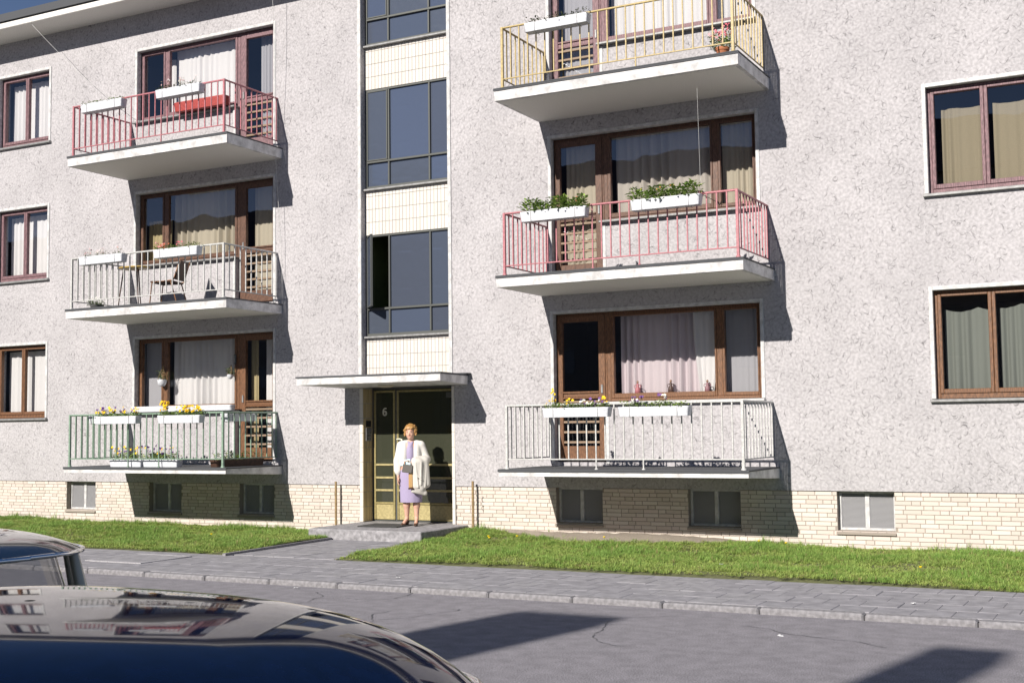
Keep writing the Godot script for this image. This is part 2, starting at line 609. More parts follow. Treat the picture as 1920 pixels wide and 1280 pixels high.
	tag(cover, "pale rectangular concrete cover let into the pavement by the lawn", "cover plate")
	mb = MB.new()
	mb.bev(v3(-0.44, -0.03, -0.42), v3(0.44, 0.008, 0.42), 0.004)
	put(mb.mesh(M.slabs[2]), "plate", cover)
	mb = MB.new()
	for s in [-1.0, 1.0]:
		mb.bev(v3(-0.5, -0.03, s * 0.45 - 0.03), v3(0.5, 0.012, s * 0.45 + 0.03), 0.004)
		mb.bev(v3(s * 0.47 - 0.03, -0.03, -0.42), v3(s * 0.47 + 0.03, 0.012, 0.42), 0.004)
	put(mb.mesh(M.pale_concrete), "frame", cover)

# ------------------------------------------------------------------ the apartment house
func holes_upper() -> Array:
	var h := []
	for k in 3:
		var y: float = WIN_TOP[k]
		for mir in [false, true]:
			var a := mx(3.5, mir)
			var b := mx(6.83, mir)
			h.append([minf(a, b), maxf(a, b), 2.03 + STOREY * k, y - 0.028])
			a = mx(3.5, mir)
			b = mx(4.41, mir)
			h.append([minf(a, b), maxf(a, b), SLAB_TOP[k] + 0.06, 2.03 + STOREY * k])
	for k in 3:
		var t := 3.504 + STOREY * k
		h.append([9.14, 10.65, t - 1.53, t - 0.028])
		h.append([mx(10.65, true), mx(9.14, true), t - 1.53, t - 0.028])
	h.append([-0.063, 1.659, 2.47, EAVE])
	h.append([-0.105, 1.738, 0.0, 2.44])
	return h

func build_building() -> void:
	B = node("apartment_building", self)
	tag(B, "pale stuccoed apartment house with balconies above a yellow brick base", "building")
	# main wall
	var mb := MB.new()
	pierced(mb, -14.0, 14.0, 0.773, EAVE + 0.5, holes_upper(), 0.0, -0.3)
	mb.quad(v3(-14, 0.773, 0), v3(-0.111, 0.773, 0), v3(-0.111, 0.773, -0.3), v3(-14, 0.773, -0.3), Vector3.DOWN)
	mb.quad(v3(1.744, 0.773, 0), v3(14, 0.773, 0), v3(14, 0.773, -0.3), v3(1.744, 0.773, -0.3), Vector3.DOWN)
	for s in [-1.0, 1.0]:
		mb.quad(v3(14 * s, -0.2, -0.3), v3(14 * s, EAVE + 0.5, -0.3), v3(14 * s, EAVE + 0.5, -9), v3(14 * s, -0.2, -9), v3(s, 0, 0))
	put(mb.mesh(M.stucco), "wall", B)
	# interior: floors, back wall, partitions
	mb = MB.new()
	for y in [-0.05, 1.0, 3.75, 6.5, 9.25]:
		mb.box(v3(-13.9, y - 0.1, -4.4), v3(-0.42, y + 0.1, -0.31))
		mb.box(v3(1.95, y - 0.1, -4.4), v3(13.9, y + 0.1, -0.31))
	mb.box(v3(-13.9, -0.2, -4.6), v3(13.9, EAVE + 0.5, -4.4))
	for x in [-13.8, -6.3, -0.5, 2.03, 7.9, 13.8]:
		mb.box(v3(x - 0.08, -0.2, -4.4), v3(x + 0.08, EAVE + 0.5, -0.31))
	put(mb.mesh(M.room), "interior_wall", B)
	mb = MB.new()
	mb.box(v3(-0.41, 2.5, -3.0), v3(1.94, 2.6, -0.5))
	mb.box(v3(-0.41, -0.2, -3.1), v3(1.94, EAVE, -3.0))
	mb.box(v3(-0.41, -0.2, -3.0), v3(-0.36, EAVE, -0.31))
	mb.box(v3(1.89, -0.2, -3.0), v3(1.94, EAVE, -0.31))
	mb.box(v3(-0.36, -0.05, -3.0), v3(1.89, 0.12, -0.31))
	put(mb.mesh(M.stairwell), "stairwell_wall", B)
	# roof with its eave
	mb = MB.new()
	mb.bev(v3(-14.6, EAVE, -0.02), v3(14.6, EAVE + 0.12, 0.7), 0.01)
	put(mb.mesh(M.soffit), "eave", B)
	mb = MB.new()
	mb.hexa([v3(-14.7, EAVE + 0.45, -9.5), v3(14.7, EAVE + 0.45, -9.5), v3(14.7, EAVE + 0.6, -9.5), v3(-14.7, EAVE + 0.6, -9.5), v3(-14.7, EAVE + 0.13, 0.74), v3(14.7, EAVE + 0.13, 0.74), v3(14.7, EAVE + 0.28, 0.74), v3(-14.7, EAVE + 0.28, 0.74)])
	put(mb.mesh(M.roofing), "roof", B)
	build_plinth()
	for k in 3:
		for mir in [false, true]:
			build_balcony_window(k, mir)
			build_balcony(k, mir)
	for k in 3:
		build_side_window(k, false)
		build_side_window(k, true)
	build_stairs()
	build_entrance()

func brick_mesh(l: float, k: int, cache: Dictionary) -> Mesh:
	var key := "%d_%d" % [int(round(l * 1000)), k]
	if not cache.has(key):
		var mb := MB.new()
		mb.bev(v3(0, 0, -0.02), v3(l, 0.0525, 0.0), 0.003)
		cache[key] = mb.mesh(M.bricks[k])
	return cache[key]

func build_plinth() -> void:
	var cellar := []
	for mir in [false, true]:
		for w in [[3.52, 4.30], [5.655, 6.445], [7.81, 8.58]]:
			var a := mx(w[0], mir)
			var b := mx(w[1], mir)
			cellar.append([minf(a, b), maxf(a, b), 0.235, 0.773])
	var open := cellar.duplicate()
	open.append([-0.111, 1.744, 0.02, 0.773])
	var mb := MB.new()
	pierced(mb, -14.0, 14.0, -0.3, 0.773, open, -0.0275, -0.3)
	var plinth := put(mb.mesh(M.mortar), "plinth", B)
	var cache := {}
	var list := []
	var pattern := [0.228, 0.228, 0.109]
	for r in 14:
		var y := 0.773 - 0.0025 - (r + 1) * 0.0597
		var x := -14.0 + rng.randf_range(0, 0.2)
		var k := r * 2 % 3
		while x < 13.9:
			var l: float = pattern[k % 3]
			k += 1
			var spans := [[x, x + l]]
			for h in open:
				if y + 0.03 > h[2] and y + 0.03 < h[3]:
					var nxt := []
					for s in spans:
						if s[1] <= h[0] or s[0] >= h[1]:
							nxt.append(s)
						else:
							if h[0] - s[0] > 0.03: nxt.append([s[0], h[0]])
							if s[1] - h[1] > 0.03: nxt.append([h[1], s[1]])
					spans = nxt
			for s in spans:
				list.append([s[0], y, snappedf(s[1] - s[0], 0.004)])
			x += l + 0.0085
	# the bricks that show largest are parts of their own
	list.sort_custom(func(a, b): return score(a) > score(b))
	var rest := []
	for k in 6:
		rest.append(MB.new())
	for i in list.size():
		var b: Array = list[i]
		var tone: int = rng.randi() % 6
		var z := -0.0195 + rng.randf_range(-0.002, 0.002)
		if i < 300:
			put(brick_mesh(b[2], tone, cache), "brick", plinth, v3(b[0], b[1], z))
		else:
			rest[tone].bev(v3(b[0], b[1], z - 0.02), v3(b[0] + b[2], b[1] + 0.0525, z), 0.003)
	for k in 6:
		put(rest[k].mesh(M.bricks[k]), "far_bricks", plinth).set_meta("kind", "stuff")
	# ground-level edge of the stucco
	# cellar windows
	for h in cellar:
		if h[0] < -8.0:
			continue
		var w := node("cellar_window", B, v3((h[0] + h[1]) / 2.0, h[2], -0.15))
		var wd: float = h[1] - h[0]
		var ht: float = h[3] - h[2]
		var f := MB.new()
		for e in [[-wd / 2, -wd / 2 + 0.035, 0.0, ht], [wd / 2 - 0.035, wd / 2, 0.0, ht], [-0.03, 0.03, 0.035, ht - 0.035], [-wd / 2 + 0.035, wd / 2 - 0.035, 0.0, 0.035], [-wd / 2 + 0.035, wd / 2 - 0.035, ht - 0.035, ht]]:
			f.bev(v3(e[0], e[2], -0.03), v3(e[1], e[3], 0.02), 0.004)
		put(f.mesh(M.white_paint), "frame", w)
		for s in [-1.0, 1.0]:
			var p := MB.new()
			p.box(v3(minf(s * 0.03, s * (wd / 2 - 0.03)), 0.03, -0.035), v3(maxf(s * 0.03, s * (wd / 2 - 0.03)), ht - 0.03, -0.03))
			put(p.mesh(M.cellar_dark), "pane", w)
			var g := MB.new()
			var xa := minf(s * 0.03, s * (wd / 2 - 0.035))
			var xb := maxf(s * 0.03, s * (wd / 2 - 0.035))
			var n := 24
			for q in n:
				var x := lerpf(xa, xb, (q + 0.5) / n)
				g.box(v3(x - 0.0022, 0.035, -0.004), v3(x + 0.0022, ht - 0.035, 0.0))
			for q in 30:
				var y := lerpf(0.035, ht - 0.035, (q + 0.5) / 30)
				g.box(v3(xa, y - 0.0022, 0.0005), v3(xb, y + 0.0022, 0.0045))
			put(g.mesh(M.mesh_wire), "wire_mesh", w)
		var s2 := MB.new()
		s2.hexa([v3(-wd / 2 - 0.005, -0.03, -0.02), v3(wd / 2 + 0.005, -0.03, -0.02), v3(wd / 2 + 0.005, 0.012, -0.02), v3(-wd / 2 - 0.005, 0.012, -0.02), v3(-wd / 2 - 0.012, -0.05, 0.16), v3(wd / 2 + 0.012, -0.05, 0.16), v3(wd / 2 + 0.012, -0.02, 0.16), v3(-wd / 2 - 0.012, -0.02, 0.16)])
		put(s2.mesh(M.mortar), "sill", w)

func score(b: Array) -> float:
	if b[0] > 10.2 or b[1] < 0.0:
		return -100.0
	return b[2] * 2.0 - (v3(b[0], 0, 0) - v3(11.9, 0, 17.2)).length() + (0.0 if b[2] > 0.2 else -1.0)

func pane_sheet(x0: float, x1: float, y0: float, y1: float, z: float) -> MB:
	var p := MB.new()
	p.quad(v3(x0, y0, z), v3(x1, y0, z), v3(x1, y1, z), v3(x0, y1, z), Vector3.BACK)
	return p

func sheet_m(xa: float, xb: float, y0: float, y1: float, z: float, mir: bool) -> MB:
	var a := mx(xa, mir)
	var b := mx(xb, mir)
	return pane_sheet(minf(a, b), maxf(a, b), y0, y1, z)

func build_balcony_window(k: int, mir: bool) -> void:
	var o := STOREY * k
	var top: float = WIN_TOP[k] - 0.055
	var wood: StandardMaterial3D = [M.wood, M.wood_brown, M.wood_mauve][k]
	var w := node("balcony_window", B)
	var win_labels := ["window with white pleated curtains over the green railing", "window with yellowish curtains over the white railing", "mauve framed window with white curtain and red box", "wide window with pinkish curtain over the white railing", "wide window with beige curtains over the pink railing", "mauve framed window behind the yellow railing"]
	w.set_meta("label", win_labels[k + (0 if mir else 3)])
	# white plaster surround
	var f := MB.new()
	bx(f, 3.475, 3.53, SLAB_TOP[k] + 0.03, top + 0.055, -0.1, 0.014, mir)
	bx(f, 6.803, 6.858, 2.07 + o, top + 0.055, -0.1, 0.014, mir)
	bx(f, 3.53, 6.803, top, top + 0.055, -0.1, 0.014, mir)
	bx(f, 4.386, 4.44, SLAB_TOP[k] + 0.03, 2.03 + o, -0.1, 0.012, mir)
	put(f.mesh(M.white_paint), "surround", w)
	# fixed frame
	f = MB.new()
	var b0 := 2.07 + o
	bx(f, 4.375, 4.44, b0, top, -0.2, -0.11, mir)
	bx(f, 6.745, 6.803, b0, top, -0.2, -0.11, mir)
	bx(f, 6.115, 6.2, b0 + 0.05, top - 0.04, -0.2, -0.11, mir)
	bx(f, 4.44, 6.745, top - 0.04, top, -0.2, -0.11, mir)
	bx(f, 4.44, 6.745, b0, b0 + 0.05, -0.2, -0.11, mir)
	put(f.mesh(wood), "frame", w)
	# two sashes
	for s in [[4.44, 6.115, 0.052, 0.07], [6.2, 6.745, 0.04, 0.05]]:
		f = MB.new()
		var y0: float = b0 + 0.05
		var y1: float = top - 0.04
		bx(f, s[0], s[0] + s[2], y0, y1, -0.17, -0.1, mir)
		bx(f, s[1] - s[2] * 0.6, s[1], y0, y1, -0.17, -0.1, mir)
		bx(f, s[0] + s[2], s[1] - s[2] * 0.6, y0, y0 + s[3], -0.17, -0.1, mir)
		bx(f, s[0] + s[2], s[1] - s[2] * 0.6, y1 - 0.035, y1, -0.17, -0.1, mir)
		put(f.mesh(wood), "sash", w)
		put(sheet_m(s[0] + s[2], s[1] - s[2] * 0.6, y0 + s[3], y1 - 0.035, -0.135, mir).mesh(M.wavy[k % 2]), "pane", w)
	# sill
	f = MB.new()
	bx(f, 4.36, 6.86, b0 - 0.04, b0 - 0.005, -0.1, 0.09, mir)
	put(f.mesh(M.zinc if k > 0 else M.white_paint), "sill", w)
	# balcony door
	var d := node("balcony_door", B)
	d.set_meta("label", ["half-glazed brown balcony door with slatted lower pane", "half-glazed dark brown balcony door one floor up", "mauve balcony door of the top balcony"][k])
	f = MB.new()
	var db: float = SLAB_TOP[k] + 0.09
	bx(f, 3.53, 3.56, db, top, -0.2, -0.11, mir)
	bx(f, 3.56, 4.375, top - 0.03, top, -0.2, -0.11, mir)
	bx(f, 4.345, 4.375, db, top - 0.03, -0.2, -0.11, mir)
	put(f.mesh(wood), "frame", d)
	f = MB.new()
	var dt := top - 0.03
	bx(f, 3.56, 3.63, db, dt, -0.17, -0.1, mir)
	bx(f, 4.235, 4.345, db, dt, -0.17, -0.1, mir)
	bx(f, 3.63, 4.235, dt - 0.1, dt, -0.17, -0.1, mir)
	bx(f, 3.63, 4.235, db, db + 0.21, -0.17, -0.1, mir)
	bx(f, 3.63, 4.235, 2.12 + o, 2.145 + o, -0.165, -0.095, mir)
	bx(f, 3.63, 4.235, 2.205 + o, 2.235 + o, -0.165, -0.095, mir)
	bx(f, 3.63, 4.235, 2.145 + o, 2.205 + o, -0.16, -0.115, mir)
	put(f.mesh(wood), "leaf_frame", d)
	put(sheet_m(3.63, 4.235, 2.235 + o, dt - 0.1, -0.135, mir).mesh(M.wavy[(k + 1) % 2]), "pane", d)
	put(sheet_m(3.63, 4.235, db + 0.21, 2.12 + o, -0.135, mir).mesh(M.pane), "pane", d)
	for q in 5:
		f = MB.new()
		var y := lerpf(db + 0.25, 2.06 + o, q / 4.0)
		bx(f, 3.63, 4.235, y, y + 0.035, -0.125, -0.105, mir, 0.004)
		put(f.mesh(M.slat), "slat", d)
	f = MB.new()
	bx(f, 4.275, 4.305, 2.2 + o, 2.33 + o, -0.1, -0.085, mir, 0.003)
	put(f.mesh(M.zinc), "handle", d)

func build_balcony(k: int, mir: bool) -> void:
	var y: float = SLAB_TOP[k]
	var labels := ["ground-floor balcony with green railing", "balcony with white railing above the green one", "top balcony with pink railing and red box behind", "ground-floor balcony with white railing beside the entrance", "balcony with pink railing above the white one", "top balcony with yellow railing"]
	var b := node("balcony", B, v3(0, 0, 0))
	b.set_meta("label", labels[k + (0 if mir else 3)])
	var x0 := mx(3.33, mir)
	var x1 := mx(7.03, mir)
	var lo := minf(x0, x1)
	var hi := maxf(x0, x1)
	var f := MB.new()
	var tf: float = SLAB_FRONT[k]
	var tb: float = SLAB_BACK[k]
	f.hexa([v3(lo, y - tb, 0.001), v3(hi, y - tb, 0.001), v3(hi, y - 0.021, 0.001), v3(lo, y - 0.021, 0.001), v3(lo, y - tf, 1.46), v3(hi, y - tf, 1.46), v3(hi, y - 0.021, 1.46), v3(lo, y - 0.021, 1.46)])
	# drip edge round the underside
	put(f.mesh(M.fascia), "slab", b)
	f = MB.new()
	f.hexa([v3(lo + 0.06, y - tb - 0.004, 0.002), v3(hi - 0.06, y - tb - 0.004, 0.002), v3(hi - 0.06, y - tb + 0.02, 0.002), v3(lo + 0.06, y - tb + 0.02, 0.002), v3(lo + 0.06, y - tf - 0.004, 1.4), v3(hi - 0.06, y - tf - 0.004, 1.4), v3(hi - 0.06, y - tf + 0.02, 1.4), v3(lo + 0.06, y - tf + 0.02, 1.4)])
	put(f.mesh(M.soffit), "soffit", b)
	f = MB.new()
	f.bev(v3(lo - 0.012, y - 0.02, 0.001), v3(hi + 0.012, y, 1.475), 0.004)
	f.box(v3(lo - 0.012, y - 0.04, 1.462), v3(hi + 0.012, y - 0.0205, 1.472))
	put(f.mesh(M.roofing), "floor_covering", b)
	# railing
	var rail: StandardMaterial3D = [M.green_rail, M.white_rail, M.pink_rail, M.white_rail, M.pink_rail, M.yellow_rail][k + (0 if mir else 3)]
	var zf := 1.4
	var ra := mx(3.44, mir)
	var rb := mx(6.95, mir)
	var xa := minf(ra, rb)
	var xb := maxf(ra, rb)
	var top := y + 0.905
	f = MB.new()
	f.tube([v3(xa, top, 0.0), v3(xa, top, zf), v3(xa + 0.001, top, zf)], 0.016, 0.016, 8)
	f.tube([v3(xb, top, 0.0), v3(xb, top, zf), v3(xb - 0.001, top, zf)], 0.016, 0.016, 8)
	f.tube([v3(xa, top, zf), v3(xb, top, zf)], 0.016, 0.016, 8)
	put(f.mesh(rail), "handrail", b)
	f = MB.new()
	var low := y + 0.14
	f.bev(v3(xa, low - 0.009, zf - 0.008), v3(xb, low + 0.009, zf + 0.008), 0.003)
	f.bev(v3(xa - 0.008, low - 0.009, 0.0), v3(xa + 0.008, low + 0.009, zf - 0.01), 0.003)
	f.bev(v3(xb - 0.008, low - 0.009, 0.0), v3(xb + 0.008, low + 0.009, zf - 0.01), 0.003)
	put(f.mesh(rail), "lower_rail", b)
	var bar := MB.new()
	bar.bev(v3(-0.009, 0.14, -0.009), v3(0.009, 0.9, 0.009), 0.002)
	var barm := bar.mesh(rail)
	var post := MB.new()
	post.bev(v3(-0.019, 0.0, -0.019), v3(0.019, 0.92, 0.019), 0.004)
	post.lathe(v3(0, 0, 0), [Vector2(0.036, 0.001), Vector2(0.034, 0.02), Vector2(0.02, 0.03)], 10)
	var postm := post.mesh(rail)
	var foot := MB.new()
	foot.bev(v3(-0.009, 0.0, -0.009), v3(0.009, 0.9, 0.009), 0.002)
	foot.lathe(v3(0, 0, 0), [Vector2(0.026, 0.001), Vector2(0.024, 0.012), Vector2(0.012, 0.02)], 10)
	var footm := foot.mesh(rail)
	var n := 25
	for i in range(1, n):
		var x := mx(lerpf(3.44, 6.95, i / float(n)), mir)
		put(footm if i in [10, 15] else barm, "stanchion" if i in [10, 15] else "bar", b, v3(x, y, zf))
	for x in [xa, xb]:
		put(postm, "corner_post", b, v3(x, y, zf))
		for i in range(1, 10):
			put(barm, "bar", b, v3(x, y, zf - i * 0.14))
		put(barm, "bar", b, v3(x, y, 0.03))

func build_side_window(k: int, mir: bool) -> void:
	var t := 3.504 + STOREY * k
	var b := t - 1.5
	if mir and k == 2:
		pass
	var wood: StandardMaterial3D = M.wood if k == 0 else M.wood_mauve
	var w := node("casement_window", B)
	var f := MB.new()
	bx(f, 9.115, 9.17, b, t, -0.08, 0.018, mir)
	bx(f, 10.62, 10.675, b, t, -0.08, 0.018, mir)
	bx(f, 9.17, 10.62, t - 0.055, t, -0.08, 0.018, mir)
	put(f.mesh(M.white_paint), "surround", w)
	f = MB.new()
	bx(f, 9.10, 10.69, b - 0.045, b - 0.005, -0.08, 0.06, mir)
	put(f.mesh(M.zinc), "sill", w)
	f = MB.new()
	bx(f, 9.17, 9.215, b, t - 0.055, -0.17, -0.09, mir)
	bx(f, 10.575, 10.62, b, t - 0.055, -0.17, -0.09, mir)
	bx(f, 9.215, 10.575, b, b + 0.07, -0.17, -0.09, mir)
	bx(f, 9.215, 10.575, t - 0.095, t - 0.055, -0.17, -0.09, mir)
	put(f.mesh(wood), "frame", w)
	for s in [[9.215, 9.893], [9.897, 10.575]]:
		f = MB.new()
		bx(f, s[0], s[0] + 0.045, b + 0.07, t - 0.095, -0.15, -0.075, mir)
		bx(f, s[1] - 0.045, s[1], b + 0.07, t - 0.095, -0.15, -0.075, mir)
		bx(f, s[0] + 0.045, s[1] - 0.045, b + 0.07, b + 0.13, -0.15, -0.075, mir)
		bx(f, s[0] + 0.045, s[1] - 0.045, t - 0.135, t - 0.095, -0.15, -0.075, mir)
		put(f.mesh(wood), "sash", w)
		put(sheet_m(s[0] + 0.045, s[1] - 0.045, b + 0.13, t - 0.135, -0.12, mir).mesh(M.wavy[k % 2]), "pane", w)

func build_stairs() -> void:
	# white border strips of the stair bay
	var f := MB.new()
	f.bev(v3(-0.123, 2.56, -0.02), v3(-0.057, EAVE - 0.001, 0.02), 0.005)
	f.bev(v3(1.653, 2.56, -0.02), v3(1.716, EAVE - 0.001, 0.02), 0.005)
	put(f.mesh(M.white_paint), "stair_bay_border", B)
	var sills := [3.22, 5.73, 8.21]
	var tops := [4.975, 7.485, 9.66]
	var pan_lo := [2.5, 4.975, 7.485]
	for k in 3:
		var p := MB.new()
		p.box(v3(-0.056, pan_lo[k] + 0.001, -0.28), v3(1.652, sills[k], -0.128))
		var panel := put(p.mesh(M.grout), "tile_panel", B)
		panel.set_meta("label", ["cream tile panel just above the entrance canopy", "cream tile panel between the two lower stair windows", "cream tile panel below the topmost stair window"][k])
		var tm := []
		for c in 4:
			var t := MB.new()
			t.bev(v3(0.003, 0.003, -0.012), v3(0.0651, 0.2185, 0.0), 0.0025)
			tm.append(t.mesh(M.tiles[c]))
		var short := []
		var hh: float = sills[k] - pan_lo[k] - 3 * 0.2215
		for c in 4:
			var t := MB.new()
			t.bev(v3(0.003, 0.003, -0.012), v3(0.0651, hh - 0.003, 0.0), 0.0025)
			short.append(t.mesh(M.tiles[c]))
		for i in 25:
			for r in 4:
				put((short if r == 3 else tm)[rng.randi() % 4], "tile", panel, v3(-0.054 + i * 0.0682, pan_lo[k] + r * 0.2215, -0.119 + rng.randf_range(-0.001, 0.001)))
		# sill
		f = MB.new()
		f.bev(v3(-0.08, sills[k] + 0.001, -0.28), v3(1.652, sills[k] + 0.035, -0.05), 0.006)
		var w := node("stair_window", B)
		w.set_meta("label", ["stair window with its narrow casement swung open", "closed stair window mirroring blue sky", "topmost stair window at the edge of the picture"][k])
		put(f.mesh(M.zinc), "sill", w)
		var y0: float = sills[k] + 0.035
		var y1: float = tops[k]
		var tr: float = sills[k] + 0.5
		f = MB.new()
		var z0 := -0.2
		var z1 := -0.13
		f.bev(v3(-0.056, y0, z0), v3(-0.02, y1, z1), 0.004)
		f.bev(v3(1.61, y0, z0), v3(1.652, y1, z1), 0.004)
		f.bev(v3(-0.02, y0, z0), v3(1.61, y0 + 0.05, z1), 0.004)
		f.bev(v3(-0.02, y1 - 0.03, z0), v3(1.61, y1, z1), 0.004)
		f.bev(v3(-0.02, tr - 0.018, z0), v3(1.61, tr + 0.018, z1 + 0.01), 0.004)
		for x in [0.415, 1.222]:
			f.bev(v3(x - 0.016, y0 + 0.05, z0), v3(x + 0.016, tr - 0.018, z1 + 0.004), 0.004)
			f.bev(v3(x - 0.016, tr + 0.018, z0), v3(x + 0.016, y1 - 0.03, z1 + 0.004), 0.004)
		put(f.mesh(M.steel), "frame", w)
		var cols := [[-0.02, 0.399], [0.431, 1.206], [1.238, 1.61]]
		for c in 3:
			var g := MB.new()
			g.bev(v3(cols[c][0], y0 + 0.05, -0.17), v3(cols[c][1], tr - 0.018, -0.16), 0.002)
			put(g.mesh(M.stair_panes[(k * 3 + c + 1) % 4]), "pane", w)
			if c == 0:
				continue
			g = MB.new()
			g.bev(v3(cols[c][0], tr + 0.018, -0.17), v3(cols[c][1], y1 - 0.03, -0.16), 0.002)
			put(g.mesh(M.stair_panes[(k * 3 + c + 2) % 4]), "pane", w)
		# narrow casement leaf
		var hinge := v3(-0.02, tr + 0.018, -0.13)
		var swing := v3(0, deg_to_rad(-47.0) if k == 0 else 0.0, 0)
		var lh := y1 - 0.03 - tr - 0.018
		f = MB.new()
		f.bev(v3(0, 0, -0.02), v3(0.022, lh, 0.02), 0.003)
		f.bev(v3(0.397, 0, -0.02), v3(0.419, lh, 0.02), 0.003)
		f.bev(v3(0.022, 0, -0.02), v3(0.397, 0.022, 0.02), 0.003)
		f.bev(v3(0.022, lh - 0.022, -0.02), v3(0.397, lh, 0.02), 0.003)
		f.bev(v3(0.022, 0.022, -0.005), v3(0.397, lh - 0.022, 0.004), 0.002)
		var lm := f.mesh(M.steel)
		var gl := MB.new()
		gl.box(v3(0.022, 0.022, 0.005), v3(0.397, lh - 0.022, 0.008))
		put(lm, "casement_leaf", w, hinge, swing)
		put(gl.mesh(M.stair_panes[k]), "pane", w, hinge, swing)
		if k == 0:
			f = MB.new()
			f.tube([v3(0.02, tr + 0.03, -0.1), v3(0.25, tr + 0.03, 0.12)], 0.005, 0.005, 6)
			put(f.mesh(M.steel), "stay", w)

func build_entrance() -> void:
	# step
	var f := MB.new()
	f.bev(v3(-0.123, -0.25, -0.29), v3(1.962, 0.159, 1.395), 0.012)
	put(f.mesh(M.concrete), "entrance_step", B)
	# jambs with tall tiles
	for s in 2:
		var xf0: float = -0.111 if s == 0 else 1.686
		var xf1: float = -0.042 if s == 0 else 1.744
		f = MB.new()
		f.box(v3(xf0, 0.16, -0.3), v3(xf1, 2.41, 0.0))
		var jamb := put(f.mesh(M.grout), "door_jamb", B)
		var t := MB.new()
		t.bev(v3(0.002, 0.002, 0.0), v3(xf1 - xf0 - 0.002, 0.2435, 0.008), 0.0025)
		var fm := t.mesh(M.tiles[0])
		for r in 9:
			put(fm, "tile", jamb, v3(xf0, 0.165 + r * 0.2455, 0.0))
		t = MB.new()
		t.bev(v3(-0.004, 0.004, 0.004), v3(0.006, 0.2415, 0.0855), 0.002)
		var rm := [t.mesh(M.shaded_jamb_tiles[0]), t.mesh(M.shaded_jamb_tiles[1])]
		for r in 9:
			for c in 3:
				put(rm[(r + c) % 2], "tile", jamb, v3(xf1 if s == 0 else xf0, 0.165 + r * 0.2455, -0.09 * (c + 1)))
	# door
	var d := node("entrance_door", B, v3(0, 0, -0.27))
	d.set_meta("label", "brass framed glass entrance door with the number six")
	f = MB.new()
	var y0 := 0.16
	var y1 := 2.405
	f.bev(v3(-0.036, y0, -0.06), v3(-0.005, y1, 0.0), 0.004)
	f.bev(v3(1.65, y0, -0.06), v3(1.68, y1, 0.0), 0.004)
	f.bev(v3(-0.005, y1 - 0.05, -0.06), v3(1.65, y1, 0.0), 0.004)
	f.bev(v3(-0.005, y0, -0.06), v3(1.65, y0 + 0.02, 0.0), 0.004)
	f.bev(v3(0.425, y0 + 0.02, -0.06), v3(0.455, y1 - 0.05, 0.0), 0.004)
	put(f.mesh(M.steel), "frame", d)
	for s in [[0.0, 0.42, "side_leaf"], [0.46, 1.645, "door_leaf"]]:
		var a: float = s[0]
		var b: float = s[1]
		f = MB.new()
		var q0 := y0 + 0.03
		var q1 := y1 - 0.06
		for e in [[a, a + 0.035, q0, q1], [b - 0.035, b, q0, q1], [a + 0.035, b - 0.035, q1 - 0.035, q1], [a + 0.035, b - 0.035, 0.445, 0.48]]:
			f.bev(v3(e[0], e[2], -0.03), v3(e[1], e[3], 0.012), 0.004)
		put(f.mesh(M.brass), s[2], d)
		f = MB.new()
		f.bev(v3(a + 0.035, q0, -0.02), v3(b - 0.035, 0.44, 0.004), 0.006)
		put(f.mesh(M.brass_panel), "kick_panel", d)
		for yb in [0.66, 0.87, 1.085]:
			f = MB.new()
			f.bev(v3(a + 0.035, yb, -0.002), v3(b - 0.035, yb + 0.034, 0.014), 0.003)
			put(f.mesh(M.brass_panel), "push_bar", d)
		f = MB.new()
		f.bev(v3(a + 0.035, 0.48, -0.014), v3(b - 0.035, q1 - 0.035, -0.006), 0.002)
		put(f.mesh(M.door_glass), "pane", d)
	f = MB.new()
	f.tube([v3(0.49, 1.52, 0.01), v3(0.49, 1.52, 0.06), v3(0.5, 1.525, 0.07), v3(0.56, 1.53, 0.075), v3(0.6, 1.52, 0.075), v3(0.605, 1.49, 0.075), v3(0.605, 1.2, 0.075), v3(0.605, 1.18, 0.01)], 0.013, 0.013, 8)
	put(f.mesh(mat(Color(0.7, 0.66, 0.52), 0.3)), "handle", d)
	var tx := TextMesh.new()
	tx.text = "6"
	var fo := SystemFont.new()
	fo.font_names = PackedStringArray(["Droid Sans"])
	fo.font_weight = 700
	tx.font = fo
	tx.font_size = 32
	tx.pixel_size = 0.0058
	tx.depth = 0.004
	tx.material = mat(Color(0.62, 0.6, 0.52), 0.6)
	put(tx, "house_number", d, v3(0.215, 1.985, -0.002))
	f = MB.new()
	f.bev(v3(1.42, 2.2, -0.03), v3(1.6, 2.29, 0.01), 0.004)
	put(f.mesh(M.steel), "door_closer", d)
	# canopy
	var c := node("canopy", B)
	c.set_meta("label", "flat white concrete canopy over the entrance")
	f = MB.new()
	f.hexa([v3(-0.4, 2.39, 0.001), v3(1.995, 2.39, 0.001), v3(1.995, 2.53, 0.001), v3(-0.4, 2.53, 0.001), v3(-0.574, 2.422, 1.1), v3(2.143, 2.422, 1.1), v3(2.143, 2.53, 1.1), v3(-0.574, 2.53, 1.1)])
	put(f.mesh(M.fascia), "slab", c)
	f = MB.new()
	f.hexa([v3(-0.41, 2.531, 0.001), v3(2.005, 2.531, 0.001), v3(2.005, 2.556, 0.001), v3(-0.41, 2.556, 0.001), v3(-0.59, 2.531, 1.115), v3(2.158, 2.531, 1.115), v3(2.158, 2.556, 1.115), v3(-0.59, 2.556, 1.115)])
	f.bev(v3(1.6, 2.557, 0.001), v3(2.06, 2.575, 0.16), 0.004)
	put(f.mesh(M.roofing), "roofing_felt", c)
	f = MB.new()
	f.lathe(v3(0.75, 2.398, 0.5), [Vector2(0.0, -0.035), Vector2(0.08, -0.033), Vector2(0.125, -0.02), Vector2(0.135, 0.004)], 20)
	put(f.mesh(mat(Color(0.55, 0.5, 0.4), 0.4)), "ceiling_lamp", c)
